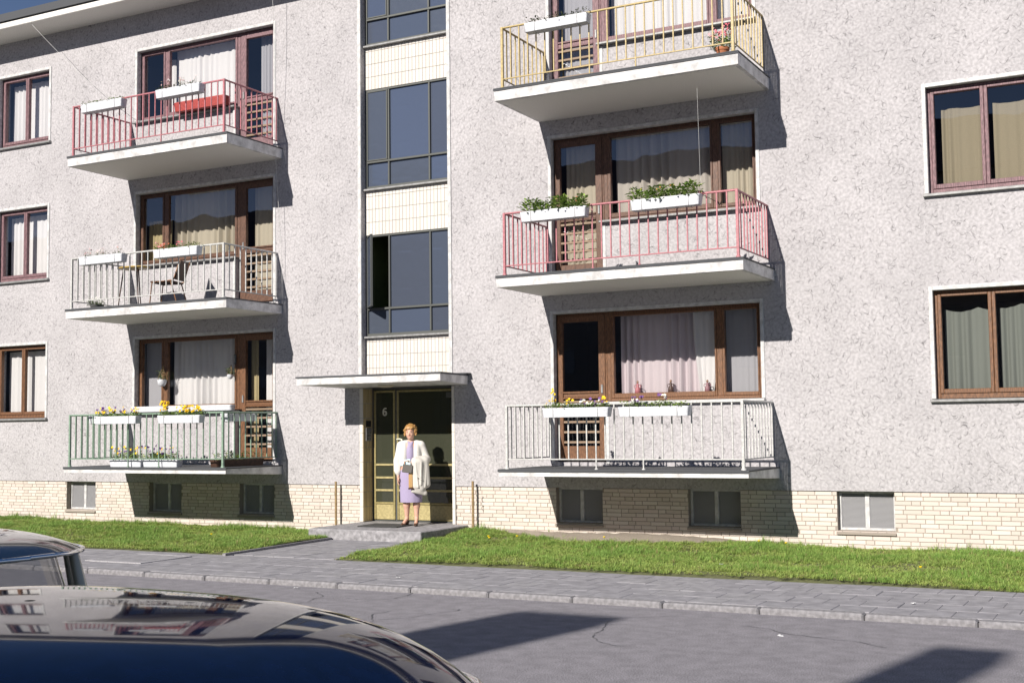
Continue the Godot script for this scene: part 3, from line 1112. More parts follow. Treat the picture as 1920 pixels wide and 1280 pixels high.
	# bell plate with buttons in the jamb
	var bp := node("bell_plate", B, v3(-0.033, 1.6, -0.14))
	f = MB.new()
	f.bev(v3(0.0, -0.1, -0.08), v3(0.014, 0.12, 0.08), 0.004)
	put(f.mesh(M.zinc), "plate", bp)
	for r in 3:
		for q in 2:
			f = MB.new()
			f.lathe(v3(0, 0, 0), [Vector2(0.012, 0.0), Vector2(0.011, 0.006), Vector2(0.0, 0.008)], 8)
			put(f.mesh(M.black), "bell_button", bp, v3(0.014, -0.06 + r * 0.05, -0.03 + q * 0.06), v3(0, 0, -PI / 2))
	f = MB.new()
	f.bev(v3(0.0, 0.14, -0.07), v3(0.012, 0.24, 0.07), 0.004)
	put(f.mesh(M.black), "speaker_grille", bp)

# ------------------------------------------------------------------ across the street, behind the photographer: casts the chimney shadows and is mirrored in the panes
func plain_house(called: String, label: String, x0: float, x1: float, z0: float, z1: float, eave: float, ridge: float, floors: int) -> Node3D:
	var h := node(called, self, v3((x0 + x1) / 2.0, 0, z0))
	tag(h, label, "building")
	var wx := (x1 - x0) / 2.0
	var dz := z1 - z0
	var f := MB.new()
	f.box(v3(-wx, -0.3, 0), v3(wx, eave, dz))
	put(f.mesh(M.far_wall), "wall", h)
	f = MB.new()
	var o := 0.5
	var a := [v3(-wx - o, eave, -o), v3(wx + o, eave, -o), v3(wx + o, eave, dz + o), v3(-wx - o, eave, dz + o)]
	var r0 := v3(-wx - o, ridge, dz / 2)
	var r1 := v3(wx + o, ridge, dz / 2)
	f.quad(a[0], a[1], r1, r0, v3(0, 1, -1))
	f.quad(a[3], a[2], r1, r0, v3(0, 1, 1))
	f.quad(a[0], a[1], a[2], a[3], Vector3.DOWN)
	f.quad(a[0], a[3], r0, r0, Vector3.LEFT)
	f.quad(a[1], a[2], r1, r1, Vector3.RIGHT)
	put(f.mesh(M.far_roof), "roof", h)
	var n := int((2 * wx) / 3.2)
	for k in floors:
		for i in n:
			f = MB.new()
			var x := -wx + (i + 0.5) * 2 * wx / n
			var y := (k + 0.35) * eave / floors
			f.bev(v3(x - 0.6, y, -0.05), v3(x + 0.6, y + 1.35, 0.02), 0.01)
			put(f.mesh(M.far_window), "window", h)
	return h

func build_opposite() -> void:
	M.far_wall = mat(Color(0.2, 0.17, 0.15), 0.95)
	M.far_roof = mat(Color(0.13, 0.07, 0.055), 0.9)
	M.far_window = mat(Color(0.05, 0.055, 0.06), 0.1)
	var h := plain_house("garden_house", "low house with tall chimneys across the street behind the photographer", 1.0, 11.0, 21.5, 28.5, 5.6, 8.8, 2)
	for c in [[4.1, 0.55, 10.7], [7.75, 0.28, 10.45]]:
		var f := MB.new()
		f.bev(v3(c[0] - 6.0 - c[1], 8.2, 3.2), v3(c[0] - 6.0 + c[1], c[2], 3.8), 0.01)
		put(f.mesh(M.far_roof), "chimney", h)
	plain_house("apartment_block", "long four-storey block behind the low house across the street", -26.0, 12.0, 44.0, 54.0, 13.6, 17.3, 4)
	plain_house("apartment_block", "four-storey block farther along beyond the low house", -74.0, -31.0, 45.0, 55.0, 13.4, 17.0, 4)

# ------------------------------------------------------------------ lawn
func lawn_height(x: float, z: float) -> float:
	var n := sin(x * 1.3 + z * 0.7) * 0.012 + sin(x * 0.5 - z * 2.1) * 0.015
	return n + 0.02 + (0.07 * exp(-pow((x - 2.3) * 0.9, 2.0)) * exp(-z * 0.9))

func build_lawn() -> void:
	var areas := [[-13.0, 0.3, "lawn"], [2.02, 13.0, "lawn"]]
	for q in areas:
		var mb := MB.new()
		var rows := []
		for i in 25:
			var row := []
			for j in 101:
				var t := j / 100.0
				var z := lerpf(-0.03, 3.86, i / 24.0)
				var xa: float = q[0]
				var xb: float = q[1]
				if q[1] < 1.0:
					xb = -0.13 if z < 1.4 else 0.3 + (z - 1.4) * 0.03
				else:
					xa = 1.965 if z < 1.4 else 2.0 + (z - 1.4) * 0.065
				var x := lerpf(xa, xb, t)
				var e := clampf((3.86 - z) * 4.0, 0.0, 1.0)
				row.append(v3(x, lawn_height(x, z) * e - 0.012 * (1.0 - e), z))
			rows.append(row)
		mb.grid(rows, false, Vector3.UP)
		var l := put(mb.mesh(M.turf_soil), q[2], self)
		structure(l)
	# bare soil along the wall
	var sb := MB.new()
	var srows := []
	for i in 9:
		var row := []
		for j in 40:
			var x := lerpf(2.6, 6.8, j / 39.0)
			var w := 0.75 * sin(PI * j / 39.0) + 0.1
			var z := -0.02 + w * i / 8.0
			row.append(v3(x, lawn_height(x, z) + 0.01 + 0.075 * sin(PI * (0.35 + 0.65 * i / 8.0)) * sin(PI * j / 39.0) + rng.randf_range(-0.008, 0.008), z))
		srows.append(row)
	sb.grid(srows, false, Vector3.UP)
	structure(put(sb.mesh(M.soil), "soil_bed", self))
	# blades
	var tuft := []
	for v in 3:
		var t := MB.new()
		var r := RandomNumberGenerator.new()
		r.seed = 100 + v
		for k in 9:
			var a := r.randf() * TAU
			var p := v3(cos(a), 0, sin(a)) * r.randf_range(0.0, 0.03)
			var d := v3(cos(a + r.randf_range(-0.8, 0.8)), 0, sin(a + r.randf_range(-0.8, 0.8)))
			var s := v3(-d.z, 0, d.x) * r.randf_range(0.0018, 0.0032)
			var h := r.randf_range(0.035, 0.075)
			var m := p + v3(0, h * 0.6, 0) + d * h * 0.18
			var e := p + v3(0, h, 0) + d * h * r.randf_range(0.4, 0.8)
			var i := t.vert(p - s)
			t.vert(p + s); t.vert(m + s * 0.8); t.vert(m - s * 0.8); t.vert(e)
			t.tri(i, i + 1, i + 2); t.tri(i, i + 2, i + 3); t.tri(i + 3, i + 2, i + 4)
		tuft.append(t.mesh(M.leaf))
	var noise := FastNoiseLite.new()
	noise.seed = 3
	noise.frequency = 0.7
	var lists := [[], [], []]
	var cols := [[], [], []]
	var r2 := RandomNumberGenerator.new()
	r2.seed = 77
	for q in [[-9.8, 0.36], [1.97, 12.2]]:
		var n := int((q[1] - q[0]) * 3.85 * 1300)
		for k in n:
			var x := r2.randf_range(q[0], q[1])
			var z := r2.randf_range(0.02, 3.92)
			if z < 1.42 and x > -0.15 and x < 1.985: continue
			if z >= 1.4 and x < 1.0 and x > 0.28 + (z - 1.4) * 0.03: continue
			if z >= 1.4 and x > 1.0 and x < 2.0 + (z - 1.4) * 0.065 + r2.randf_range(-0.03, 0.05): continue
			if z > 3.82 + noise.get_noise_2d(x * 4.0, 9.0) * 0.12: continue
			var soil := x > 2.6 and x < 6.8 and z < 0.06 + 0.62 * sin(PI * (x - 2.6) / 4.2) + noise.get_noise_2d(x * 6.0, z * 6.0) * 0.12
			if soil and r2.randf() < 0.985: continue
			if z < 0.12 and r2.randf() < 0.3: continue
			var nn := noise.get_noise_2d(x, z) + noise.get_noise_2d(x * 3.1, z * 3.1) * 0.6
			if nn < -0.25 and r2.randf() < 0.6: continue
			if z > 3.45 and r2.randf() < 0.35: continue
			var h := 0.72 + 0.75 * nn + r2.randf_range(-0.2, 0.3)
			h = maxf(h, 0.35) * (0.75 if z > 3.5 else 1.0)
			if z < 0.16 and r2.randf() < 0.25: h *= 1.8
			if r2.randf() < 0.012: h *= 1.7
			var g := Color(0.18, 0.3, 0.06).lerp(Color(0.3, 0.37, 0.095), clampf(0.42 - nn * 1.1 + r2.randf_range(-0.35, 0.35) + (0.3 if z > 3.3 else 0.0), 0.0, 1.0))
			if r2.randf() < 0.05:
				g = Color(0.32, 0.27, 0.12)
			g = g * r2.randf_range(0.8, 1.2)
			var b := Basis(Vector3.UP, r2.randf() * TAU).scaled(v3(1.0, h * 0.9, 1.0))
			var v := r2.randi() % 3
			lists[v].append(Transform3D(b, v3(x, lawn_height(x, z) - 0.004, z)))
			cols[v].append(g)
	var grass := node("lawn_grass", self)
	grass.set_meta("kind", "stuff")
	tag(grass, "short green grass of the lawns in front of the house", "grass")
	for v in 3:
		var mm := MultiMesh.new()
		mm.transform_format = MultiMesh.TRANSFORM_3D
		mm.use_colors = true
		mm.mesh = tuft[v]
		mm.instance_count = lists[v].size()
		for i in lists[v].size():
			mm.set_instance_transform(i, lists[v][i])
			mm.set_instance_color(i, cols[v][i])
		var mi := MultiMeshInstance3D.new()
		mi.multimesh = mm
		mi.name = ["short_blades", "blades", "long_blades"][v]
		grass.add_child(mi)
		mi.set_meta("kind", "stuff")
	# dandelions
	var df := MB.new()
	df.colored = true
	df.col = Color(0.75, 0.55, 0.02)
	df.lathe(v3(0, 0.09, 0), [Vector2(0.0, 0.012), Vector2(0.016, 0.01), Vector2(0.02, 0.0), Vector2(0.0, -0.012)], 9)
	var fm := df.mesh(M.petal)
	df = MB.new()
	df.colored = true
	df.col = Color(0.15, 0.22, 0.06)
	df.tube([v3(0, 0, 0), v3(0.004, 0.085, 0)], 0.0022, 0.0018, 5)
	for k in 5:
		var a := TAU * k / 5.0
		df.leaf(v3(0, 0.004, 0), v3(cos(a), 0.35, sin(a)).normalized(), v3(-sin(a), 0, cos(a)), 0.07, 0.018)
	var smm := df.mesh(M.leaf)
	for p in [[2.95, 1.1], [3.05, 1.25], [3.35, 0.95], [4.7, 0.85], [7.3, 0.75], [6.9, 0.65], [9.4, 2.9], [-1.2, 2.4]]:
		var d := node("dandelion", self, v3(p[0], lawn_height(p[0], p[1]), p[1]))
		tag(d, "small yellow dandelion flowering in the lawn", "flower", "dandelions in the lawn")
		put(fm, "flower_head", d)
		put(smm, "stem", d)
	# scraps of paper
	var sc := [[7.15, 3.0, 0.6, "white paper scrap on the lawn below the white railing balcony"], [4.05, 5.2, 0.4, "white paper scrap lying on the pavement slabs"], [9.7, 5.05, 1.3, "crumpled white scrap on the pavement far along the kerb"], [9.0, 7.05, 2.2, "white scrap lying on the asphalt of the street"], [3.3, 6.1, 0.2, "white scrap by the kerb in the gutter"]]
	for p in sc:
		var s := MB.new()
		var r := RandomNumberGenerator.new()
		r.seed = int(p[0] * 10)
		var rows := []
		for i in 5:
			var row := []
			for j in 4:
				row.append(v3(i * 0.012 - 0.024, 0.003 + r.randf_range(0.0, 0.012), j * 0.012 - 0.018))
			rows.append(row)
		s.grid(rows, false, Vector3.UP)
		var y := 0.0 if p[1] < KERB_Z else ROAD_Y + 0.012
		if p[1] < 3.8:
			y = lawn_height(p[0], p[1]) + 0.05
		tag(put(s.mesh(M.paper), "paper_scrap", self, v3(p[0], y, p[1]), v3(0, p[2], 0)), p[3], "litter")

# ------------------------------------------------------------------ curtains
func curtain(x0: float, x1: float, y0: float, y1: float, z: float, m: Material, label: String, folds: float, depth: float, seed_: int, gather := 0.0, sag := 0.0) -> void:
	var r := RandomNumberGenerator.new()
	r.seed = seed_
	var a := minf(x0, x1)
	var b := maxf(x0, x1)
	var n := int((b - a) * folds * 7.0) + 6
	var off := []
	var ph := r.randf() * TAU
	for i in n + 1:
		ph += TAU / 7.0 * r.randf_range(0.3, 1.75)
		off.append(sin(ph) * depth * (0.75 + 0.55 * sin(i * 0.13 + seed_)))
	var rows := []
	for j in 15:
		var t := j / 14.0
		var row := []
		for i in n + 1:
			var u := i / float(n)
			var y := lerpf(y0, y1, t)
			var top_sag := sag * absf(sin(u * (b - a) * 7.0 + seed_)) * pow(t, 8.0)
			var sp: float = off[i] * lerpf(1.15, 0.75, t) + sin(t * 3.0 + i * 0.4) * depth * 0.15
			var x := lerpf(a, b, u) + gather * pow(1.0 - t, 2.0) * (0.5 - u)
			row.append(v3(x, y - top_sag, z + sp))
		rows.append(row)
	var mb := MB.new()
	mb.grid(rows, false, Vector3.BACK)
	tag(put(mb.mesh(m), "curtain", self), label, "curtain", "window curtains")

func build_curtains() -> void:
	var white := cloth(Color(0.84, 0.83, 0.83))
	var cream := cloth(Color(0.54, 0.49, 0.39), 0.25)
	var beige := cloth(Color(0.54, 0.5, 0.45), 0.25)
	var pink := cloth(Color(0.71, 0.63, 0.66), 0.3)
	var grey := cloth(Color(0.23, 0.25, 0.225), 0.15)
	var ochre := cloth(Color(0.5, 0.42, 0.24), 0.15)
	var sheer := cloth(Color(0.46, 0.46, 0.49), 0.3)
	var sand := cloth(Color(0.34, 0.3, 0.215), 0.15)
	var o := STOREY
	# right column, from the ground up
	curtain(4.53, 5.97, 2.1, 3.41, -0.32, pink, "pinkish sheer curtain in the wide window beside the white railing", 7.0, 0.035, 1)
	curtain(5.7, 6.1, 2.1, 3.41, -0.27, white, "white curtain gathered aside in the pinkish curtained window", 8.0, 0.016, 2, 0.22)
	curtain(6.2, 6.77, 2.1, 3.42, -0.3, sheer, "pale sheer in the narrow sash beside the pinkish curtain", 10.0, 0.008, 3)
	curtain(4.5, 6.12, 2.1 + o, 3.41 + o, -0.32, beige, "long beige curtain behind the wide pane above the pink railing", 6.0, 0.04, 4)
	curtain(6.21, 6.77, 2.1 + o, 3.41 + o, -0.3, cream, "beige curtain behind the narrow sash above the pink railing", 8.0, 0.02, 5)
	curtain(3.66, 4.25, 1.3 + o, 3.4 + o, -0.3, cream, "beige curtain behind the brown balcony door with pink railing", 9.0, 0.018, 6)
	curtain(4.46, 6.77, 2.1 + 2 * o, 3.41 + 2 * o, -0.32, white, "white curtain in the window behind the yellow railing", 8.0, 0.018, 7)
	curtain(3.64, 4.25, 1.3 + 2 * o, 3.4 + 2 * o, -0.3, sheer, "greyish net curtain behind the door with yellow railing", 10.0, 0.012, 8)
	# left column
	curtain(mx(4.46, true), mx(6.1, true), 2.1, 3.41, -0.3, white, "white pleated curtain in the window over the green railing", 7.0, 0.035, 9)
	curtain(mx(6.2, true), mx(6.77, true), 2.1, 3.42, -0.26, sheer, "flat grey sheer in the narrow sash over the green railing", 8.0, 0.005, 10)
	curtain(mx(3.62, true), mx(3.92, true), 1.3, 3.4, -0.3, white, "half drawn white curtain behind the ground-floor door with green railing", 10.0, 0.014, 11)
	curtain(mx(4.1, true), mx(4.26, true), 1.3, 3.4, -0.3, ochre, "narrow yellowish curtain behind the ground-floor door with green railing", 10.0, 0.012, 12)
	curtain(mx(4.46, true), mx(6.1, true), 2.1 + o, 3.41 + o, -0.32, cream, "cream curtain in the wide window with potted boxes on white railing", 6.0, 0.04, 13)
	curtain(mx(6.2, true), mx(6.77, true), 2.1 + o, 2.95 + o, -0.32, ochre, "dim yellowish curtain in the narrow sash above the small table", 8.0, 0.015, 14)
	curtain(mx(3.62, true), mx(4.2, true), 1.3 + o, 3.4 + o, -0.32, cream, "cream curtain behind the upper balcony door with white railing", 8.0, 0.02, 15)
	curtain(mx(4.46, true), mx(6.1, true), 2.1 + 2 * o, 3.41 + 2 * o, -0.32, white, "bright white curtain behind the red flower box", 7.0, 0.02, 16)
	curtain(mx(6.2, true), mx(6.42, true), 2.1 + 2 * o, 3.3 + 2 * o, -0.4, white, "narrow white curtain end in the dark sash of the top window", 8.0, 0.015, 17)
	curtain(mx(3.62, true), mx(4.05, true), 1.3 + 2 * o, 3.4 + 2 * o, -0.3, sheer, "grey curtain behind the mauve balcony door with pink railing", 11.0, 0.016, 18)
	# windows at the ends
	curtain(9.27, 9.86, 2.02, 3.22, -0.3, grey, "grey green curtain hung low in the brown casement window", 6.0, 0.022, 19, 0.0, 0.05)
	curtain(9.96, 10.55, 2.02, 3.24, -0.3, grey, "grey green curtain in the outer sash of the brown casement", 6.0, 0.022, 20, 0.0, 0.05)
	curtain(9.32, 9.86, 2.02 + o, 3.2 + o, -0.3, sand, "sand coloured curtain in the mauve casement window one floor up", 7.0, 0.02, 21, 0.0, 0.02)
	curtain(9.98, 10.55, 2.02 + o, 3.2 + o, -0.3, sand, "sand coloured curtain in the outer sash of the mauve casement", 7.0, 0.02, 22, 0.0, 0.02)
	for k in 3:
		curtain(mx(9.25, true), mx(10.55, true), 2.02 + o * k, 3.35 + o * k, -0.3, white, ["white curtain in the end window of the ground floor", "white curtain in the end window of the middle floor", "white curtain in the end window of the top floor"][k], 7.0, 0.02, 30 + k)

# ------------------------------------------------------------------ flower boxes and plants
func foliage(w: float, d: float, h: float, n: int, leaf_c: Array, size: float, seed_: int) -> MB:
	var f := MB.new()
	f.colored = true
	var r := RandomNumberGenerator.new()
	r.seed = seed_
	for k in n:
		var base := v3(r.randf_range(-w, w) / 2.0, 0.0, r.randf_range(-d, d) / 2.0)
		var a := r.randf() * TAU
		var lump := 0.55 + 0.45 * absf(sin(base.x * 7.0 + seed_))
		var p := base + v3(cos(a) * 0.03, r.randf_range(0.0, h) * lump, sin(a) * 0.03 + (0.02 if r.randf() < 0.4 else 0.0))
		if k % 6 == 0:
			f.col = Color(0.1, 0.14, 0.04)
			f.tube([base, base.lerp(p, 0.6) + v3(0.006, 0, 0), p], 0.0028, 0.0015, 4, false)
		var dir := v3(cos(a), r.randf_range(-0.2, 0.9), sin(a)).normalized()
		var side := dir.cross(v3(r.randf_range(-0.4, 0.4), 1, r.randf_range(-0.4, 0.4))).normalized()
		var c: Color = leaf_c[r.randi() % leaf_c.size()]
		f.col = c * r.randf_range(0.75, 1.25)
		f.leaf(p, dir, side, size * r.randf_range(0.7, 1.4), size * r.randf_range(0.4, 0.7))
	return f

func blossoms(w: float, d: float, h: float, n: int, cols: Array, size: float, seed_: int, spans := []) -> MB:
	var f := MB.new()
	f.colored = true
	var r := RandomNumberGenerator.new()
	r.seed = seed_ * 3 + 1
	for k in n:
		var x := r.randf_range(-w, w) / 2.0
		if spans.size() > 0:
			var s: Array = spans[r.randi() % spans.size()]
			x = lerpf(s[0], s[1], r.randf()) * w - w / 2.0
		var p := v3(x, h * r.randf_range(0.5, 1.15), r.randf_range(-d, d) / 2.0 + 0.015)
		f.col = Color(0.1, 0.15, 0.04)
		f.tube([v3(p.x + r.randf_range(-0.02, 0.02), 0, p.z * 0.6), p], 0.002, 0.0015, 4, false)
		f.col = cols[r.randi() % cols.size()] * r.randf_range(0.85, 1.15)
		var tilt := v3(r.randf_range(-0.5, 0.5), r.randf_range(0.1, 0.9), r.randf_range(0.3, 1.0)).normalized()
		var u := tilt.cross(v3(0.3, 0.9, 0.1)).normalized()
		var v := tilt.cross(u)
		for q in 5:
			var a := TAU * q / 5.0
			var dir := (u * cos(a) + v * sin(a) + tilt * 0.25).normalized()
			f.leaf(p, dir, dir.cross(tilt).normalized(), size * r.randf_range(0.8, 1.1), size * 0.9)
	return f

func flower_box(at: Vector3, w: float, h: float, d: float, m: Material, label: String, group: String, fo: MB, fl: MB, hang := true, turn := 0.0) -> Node3D:
	var b := node("flower_box", self, at, v3(0, turn, 0))
	tag(b, label, "flower box", group)
	var f := MB.new()
	# hollow trough, narrower at the foot, with a rounded rim
	var t := 0.012
	var hw := w / 2.0
	var hd := d / 2.0
	var rows := []
	for q in [[0.88, 0.0, 0.0], [0.9, 0.01, 0.0], [0.985, h * 0.86, 0.0], [1.0, h * 0.88, 0.0], [1.0, h, 0.0], [1.0, h, -t], [0.985, h * 0.9, -t], [0.9, h * 0.6, -t]]:
		var a: float = hw + (q[0] - 1.0) * hd * 2.0 + q[2]
		var c: float = hd * q[0] + q[2]
		var row := []
		for k in 24:
			var ang := TAU * k / 24.0
			var ex := signf(cos(ang)) * pow(absf(cos(ang)), 0.25)
			var ez := signf(sin(ang)) * pow(absf(sin(ang)), 0.25)
			row.append(v3(ex * a, q[1], ez * c))
		rows.append(row)
	f.grid(rows, true)
	f.quad(v3(-hw + d * 0.12, 0.002, -hd * 0.85), v3(hw - d * 0.12, 0.002, -hd * 0.85), v3(hw - d * 0.12, 0.002, hd * 0.85), v3(-hw + d * 0.12, 0.002, hd * 0.85), Vector3.DOWN)
	put(f.mesh(m), "trough", b)
	f = MB.new()
	f.box(v3(-hw + 0.03, h * 0.62, -hd + 0.02), v3(hw - 0.03, h * 0.84, hd - 0.02))
	put(f.mesh(M.soil_dark), "soil", b)
	if hang:
		for s in [-0.32, 0.34]:
			f = MB.new()
			f.tube([v3(s * w, h + 0.004, -hd - 0.02), v3(s * w, h + 0.012, 0), v3(s * w, h + 0.004, hd + 0.005), v3(s * w, -0.012, hd * 0.92), v3(s * w, -0.014, -hd)], 0.004, 0.004, 5)
			put(f.mesh(M.white_rail), "bracket", b)
	if fo:
		put(fo.mesh(M.leaf), "foliage", b, v3(0, h * 0.84, 0))
	if fl:
		put(fl.mesh(M.petal), "blossoms", b, v3(0, h * 0.84, 0))
	return b

func build_flower_boxes() -> void:
	M.soil_dark = mat(Color(0.05, 0.035, 0.025), 0.95)
	var fresh := [Color(0.2, 0.31, 0.06), Color(0.26, 0.38, 0.08), Color(0.32, 0.42, 0.12), Color(0.13, 0.22, 0.05)]
	var dull := [Color(0.12, 0.14, 0.06), Color(0.08, 0.12, 0.04), Color(0.16, 0.17, 0.09)]
	var yellow := [Color(0.85, 0.6, 0.03), Color(0.8, 0.5, 0.02)]
	var yp := [Color(0.85, 0.6, 0.03), Color(0.12, 0.04, 0.2), Color(0.85, 0.6, 0.03), Color(0.75, 0.5, 0.05)]
	var wy := [Color(0.85, 0.83, 0.75), Color(0.85, 0.83, 0.75), Color(0.2, 0.1, 0.3)]
	var pinkc := [Color(0.7, 0.22, 0.28), Color(0.75, 0.4, 0.42), Color(0.6, 0.15, 0.2)]
	var pale := [Color(0.7, 0.62, 0.62), Color(0.6, 0.4, 0.42), Color(0.5, 0.45, 0.35)]
	var box := textured(mat(Color(0.72, 0.74, 0.79), 0.5), M.cloth_noise, 0.6)
	var red := textured(mat(Color(0.52, 0.07, 0.06), 0.55), M.white_rail.albedo_texture, 2.0)
	var rail_g := "boxes hung on the balcony railings"
	var D := 0.18
	# pink railing, right column
	flower_box(v3(4.31, 4.625, 1.51), 1.05, 0.145, D, box, "white box of leafy green plants at the left end of the lower pink railing", rail_g, foliage(0.98, 0.16, 0.2, 620, fresh, 0.068, 1), blossoms(0.9, 0.1, 0.17, 8, [Color(0.7, 0.55, 0.1), Color(0.6, 0.2, 0.1)], 0.014, 1))
	flower_box(v3(5.995, 4.63, 1.51), 1.01, 0.145, D, box, "white box of leafy green plants near the antenna on the pink railing", rail_g, foliage(0.94, 0.16, 0.2, 620, fresh, 0.068, 2), blossoms(0.9, 0.1, 0.17, 10, [Color(0.7, 0.55, 0.1), Color(0.7, 0.3, 0.1)], 0.014, 2))
	# white railing, ground floor
	flower_box(v3(4.61, 1.83, 1.51), 1.03, 0.13, D, box, "white box with yellow and white pansies in front of the brown door", rail_g, foliage(0.96, 0.13, 0.09, 330, fresh, 0.04, 3), mixed_blossoms([blossoms(0.96, 0.12, 0.13, 16, wy, 0.026, 3, [[0.45, 0.95]]), blossoms(0.96, 0.1, 0.15, 16, yellow, 0.024, 33, [[0.02, 0.16], [0.35, 0.45], [0.9, 1.0]]), blossoms(0.96, 0.1, 0.25, 7, yellow, 0.026, 34, [[0.1, 0.16]])]))
	flower_box(v3(5.765, 1.825, 1.51), 1.03, 0.13, D, box, "white box with white pansies below the pinkish curtain", rail_g, foliage(0.9, 0.13, 0.1, 330, fresh, 0.04, 4), blossoms(0.9, 0.12, 0.16, 24, wy, 0.026, 4, [[0.12, 0.35], [0.58, 0.68]]))
	# yellow railing
	flower_box(v3(4.4, 7.38, 1.51), 1.02, 0.13, D, box, "white box on the yellow railing at the top", rail_g, foliage(0.95, 0.13, 0.1, 250, dull, 0.04, 5), null)
	# pink railing, left column
	flower_box(v3(-4.51, 7.37, 1.51), 1.01, 0.145, D, box, "white box with small green plants at the outer end of the top pink railing", rail_g, foliage(0.94, 0.12, 0.08, 260, fresh, 0.04, 6), null)
	flower_box(v3(-2.73, 7.385, 1.51), 1.01, 0.145, D, box, "white box with tufts of pale blossoms on the top pink railing", rail_g, foliage(0.9, 0.12, 0.1, 200, dull, 0.04, 7), blossoms(0.9, 0.1, 0.17, 20, pale, 0.018, 7, [[0.05, 0.3], [0.5, 0.6], [0.8, 0.97]]))
	# white railing, left column
	flower_box(v3(-4.49, 4.645, 1.51), 1.06, 0.14, D, box, "white box with withered pale flowers at the outer end of the white railing", rail_g, foliage(0.95, 0.12, 0.07, 120, dull, 0.035, 8), blossoms(0.95, 0.1, 0.15, 34, pale, 0.02, 8, [[0.03, 0.2], [0.32, 0.55], [0.85, 0.95]]))
	flower_box(v3(-2.76, 4.635, 1.51), 1.0, 0.145, D, box, "white box with pink geraniums on the white railing", rail_g, foliage(0.95, 0.12, 0.09, 230, fresh, 0.04, 9), mixed_blossoms([blossoms(0.95, 0.1, 0.13, 26, pinkc, 0.02, 9, [[0.5, 0.65], [0.02, 0.2]]), blossoms(0.95, 0.1, 0.11, 16, [Color(0.5, 0.16, 0.08)], 0.02, 91, [[0.02, 0.3]])]))
	# green railing: two outside the railing, white long one on the sill, three on the floor
	flower_box(v3(-4.11, 1.845, 1.5), 1.0, 0.13, D, box, "white box of yellow pansies at the outer end of the green railing", rail_g, foliage(0.9, 0.12, 0.1, 300, fresh, 0.04, 10), blossoms(0.9, 0.12, 0.15, 48, yp, 0.028, 10, [[0.0, 0.45], [0.6, 1.0]]))
	flower_box(v3(-2.67, 1.84, 1.5), 0.95, 0.13, D, box, "white box with two yellow clumps of pansies on the green railing", rail_g, foliage(0.9, 0.12, 0.1, 300, fresh, 0.04, 11), mixed_blossoms([blossoms(0.9, 0.12, 0.22, 26, yellow, 0.03, 11, [[0.0, 0.2]]), blossoms(0.9, 0.12, 0.15, 44, yellow, 0.03, 12, [[0.45, 0.98]])]))
	flower_box(v3(-4.8, 1.86, 1.24), 0.42, 0.13, D, box, "short white box inside the corner of the green railing", rail_g, foliage(0.3, 0.1, 0.05, 40, dull, 0.03, 13), null)
	flower_box(v3(-3.95, 2.066, 0.1), 2.42, 0.1, 0.17, box, "very long empty white box on the window sill behind the green railing", "boxes on window sills", null, null, false)
	flower_box(v3(-4.11, 1.102, 1.25), 0.76, 0.125, 0.18, box, "white floor box of yellow and purple pansies on the balcony floor, outer one", "boxes on the balcony floor", foliage(0.7, 0.14, 0.14, 260, fresh, 0.045, 14), blossoms(0.7, 0.12, 0.22, 34, yp, 0.028, 14), false)
	flower_box(v3(-3.31, 1.102, 1.25), 0.8, 0.125, 0.18, box, "white floor box of dark purple pansies on the balcony floor, inner one", "boxes on the balcony floor", foliage(0.75, 0.14, 0.15, 280, fresh, 0.045, 15), blossoms(0.75, 0.12, 0.22, 34, [Color(0.12, 0.05, 0.2), Color(0.12, 0.05, 0.2), Color(0.8, 0.55, 0.03)], 0.028, 15), false)
	flower_box(v3(-2.1, 1.102, 0.75), 1.1, 0.12, 0.2, M.wood_dark, "dark box of green plants on the floor by the balcony door", "boxes on the balcony floor", foliage(1.05, 0.16, 0.16, 300, fresh, 0.045, 16), null, false, PI / 2 - 0.12)
	flower_box(v3(-1.98, 1.86, 0.85), 0.8, 0.13, 0.18, box, "white box inside the short side of the green railing", rail_g, foliage(0.7, 0.12, 0.05, 60, dull, 0.035, 17), null, true, PI / 2)
	# red box on the top sill
	flower_box(v3(-3.49, 7.57, 0.13), 1.22, 0.17, 0.2, red, "long red flower box on the sill of the top window", "boxes on window sills", null, null, false)
	# pot of pink geraniums behind the yellow railing
	var pot := node("flower_pot", self, v3(6.72, 6.664, 1.15))
	tag(pot, "terracotta pot of pink geraniums behind the yellow railing", "flower pot")
	var f := MB.new()
	f.lathe(v3(0, 0, 0), [Vector2(0.0, 0.0), Vector2(0.065, 0.0), Vector2(0.085, 0.12), Vector2(0.095, 0.121), Vector2(0.098, 0.16), Vector2(0.088, 0.16), Vector2(0.08, 0.14), Vector2(0.0, 0.14)], 18)
	put(f.mesh(mat(Color(0.4, 0.15, 0.07), 0.8)), "pot", pot)
	put(foliage(0.28, 0.28, 0.2, 170, fresh, 0.05, 21).mesh(M.leaf), "foliage", pot, v3(0, 0.15, 0))
	put(blossoms(0.3, 0.28, 0.27, 60, pinkc, 0.024, 21).mesh(M.petal), "blossoms", pot, v3(0, 0.15, 0))
	# hanging pots in the ground-floor window
	for q in [[-4.555, 2.62, "white hanging pot with straps on the window post", 0.085], [-2.93, 2.68, "small white hanging pot with a trailing plant beside the door post", 0.055]]:
		var hp := node("hanging_pot", self, v3(q[0], q[1], -0.02))
		tag(hp, q[2], "flower pot")
		var s: float = q[3]
		f = MB.new()
		f.lathe(v3(0, 0, 0), [Vector2(0.0, -s), Vector2(s * 0.5, -s * 0.95), Vector2(s * 0.85, -s * 0.5), Vector2(s, 0.1 * s), Vector2(s * 0.97, s * 0.5), Vector2(s * 0.9, s * 0.5), Vector2(s * 0.85, s * 0.2), Vector2(0.0, s * 0.2)], 16)
		put(f.mesh(box), "pot", hp)
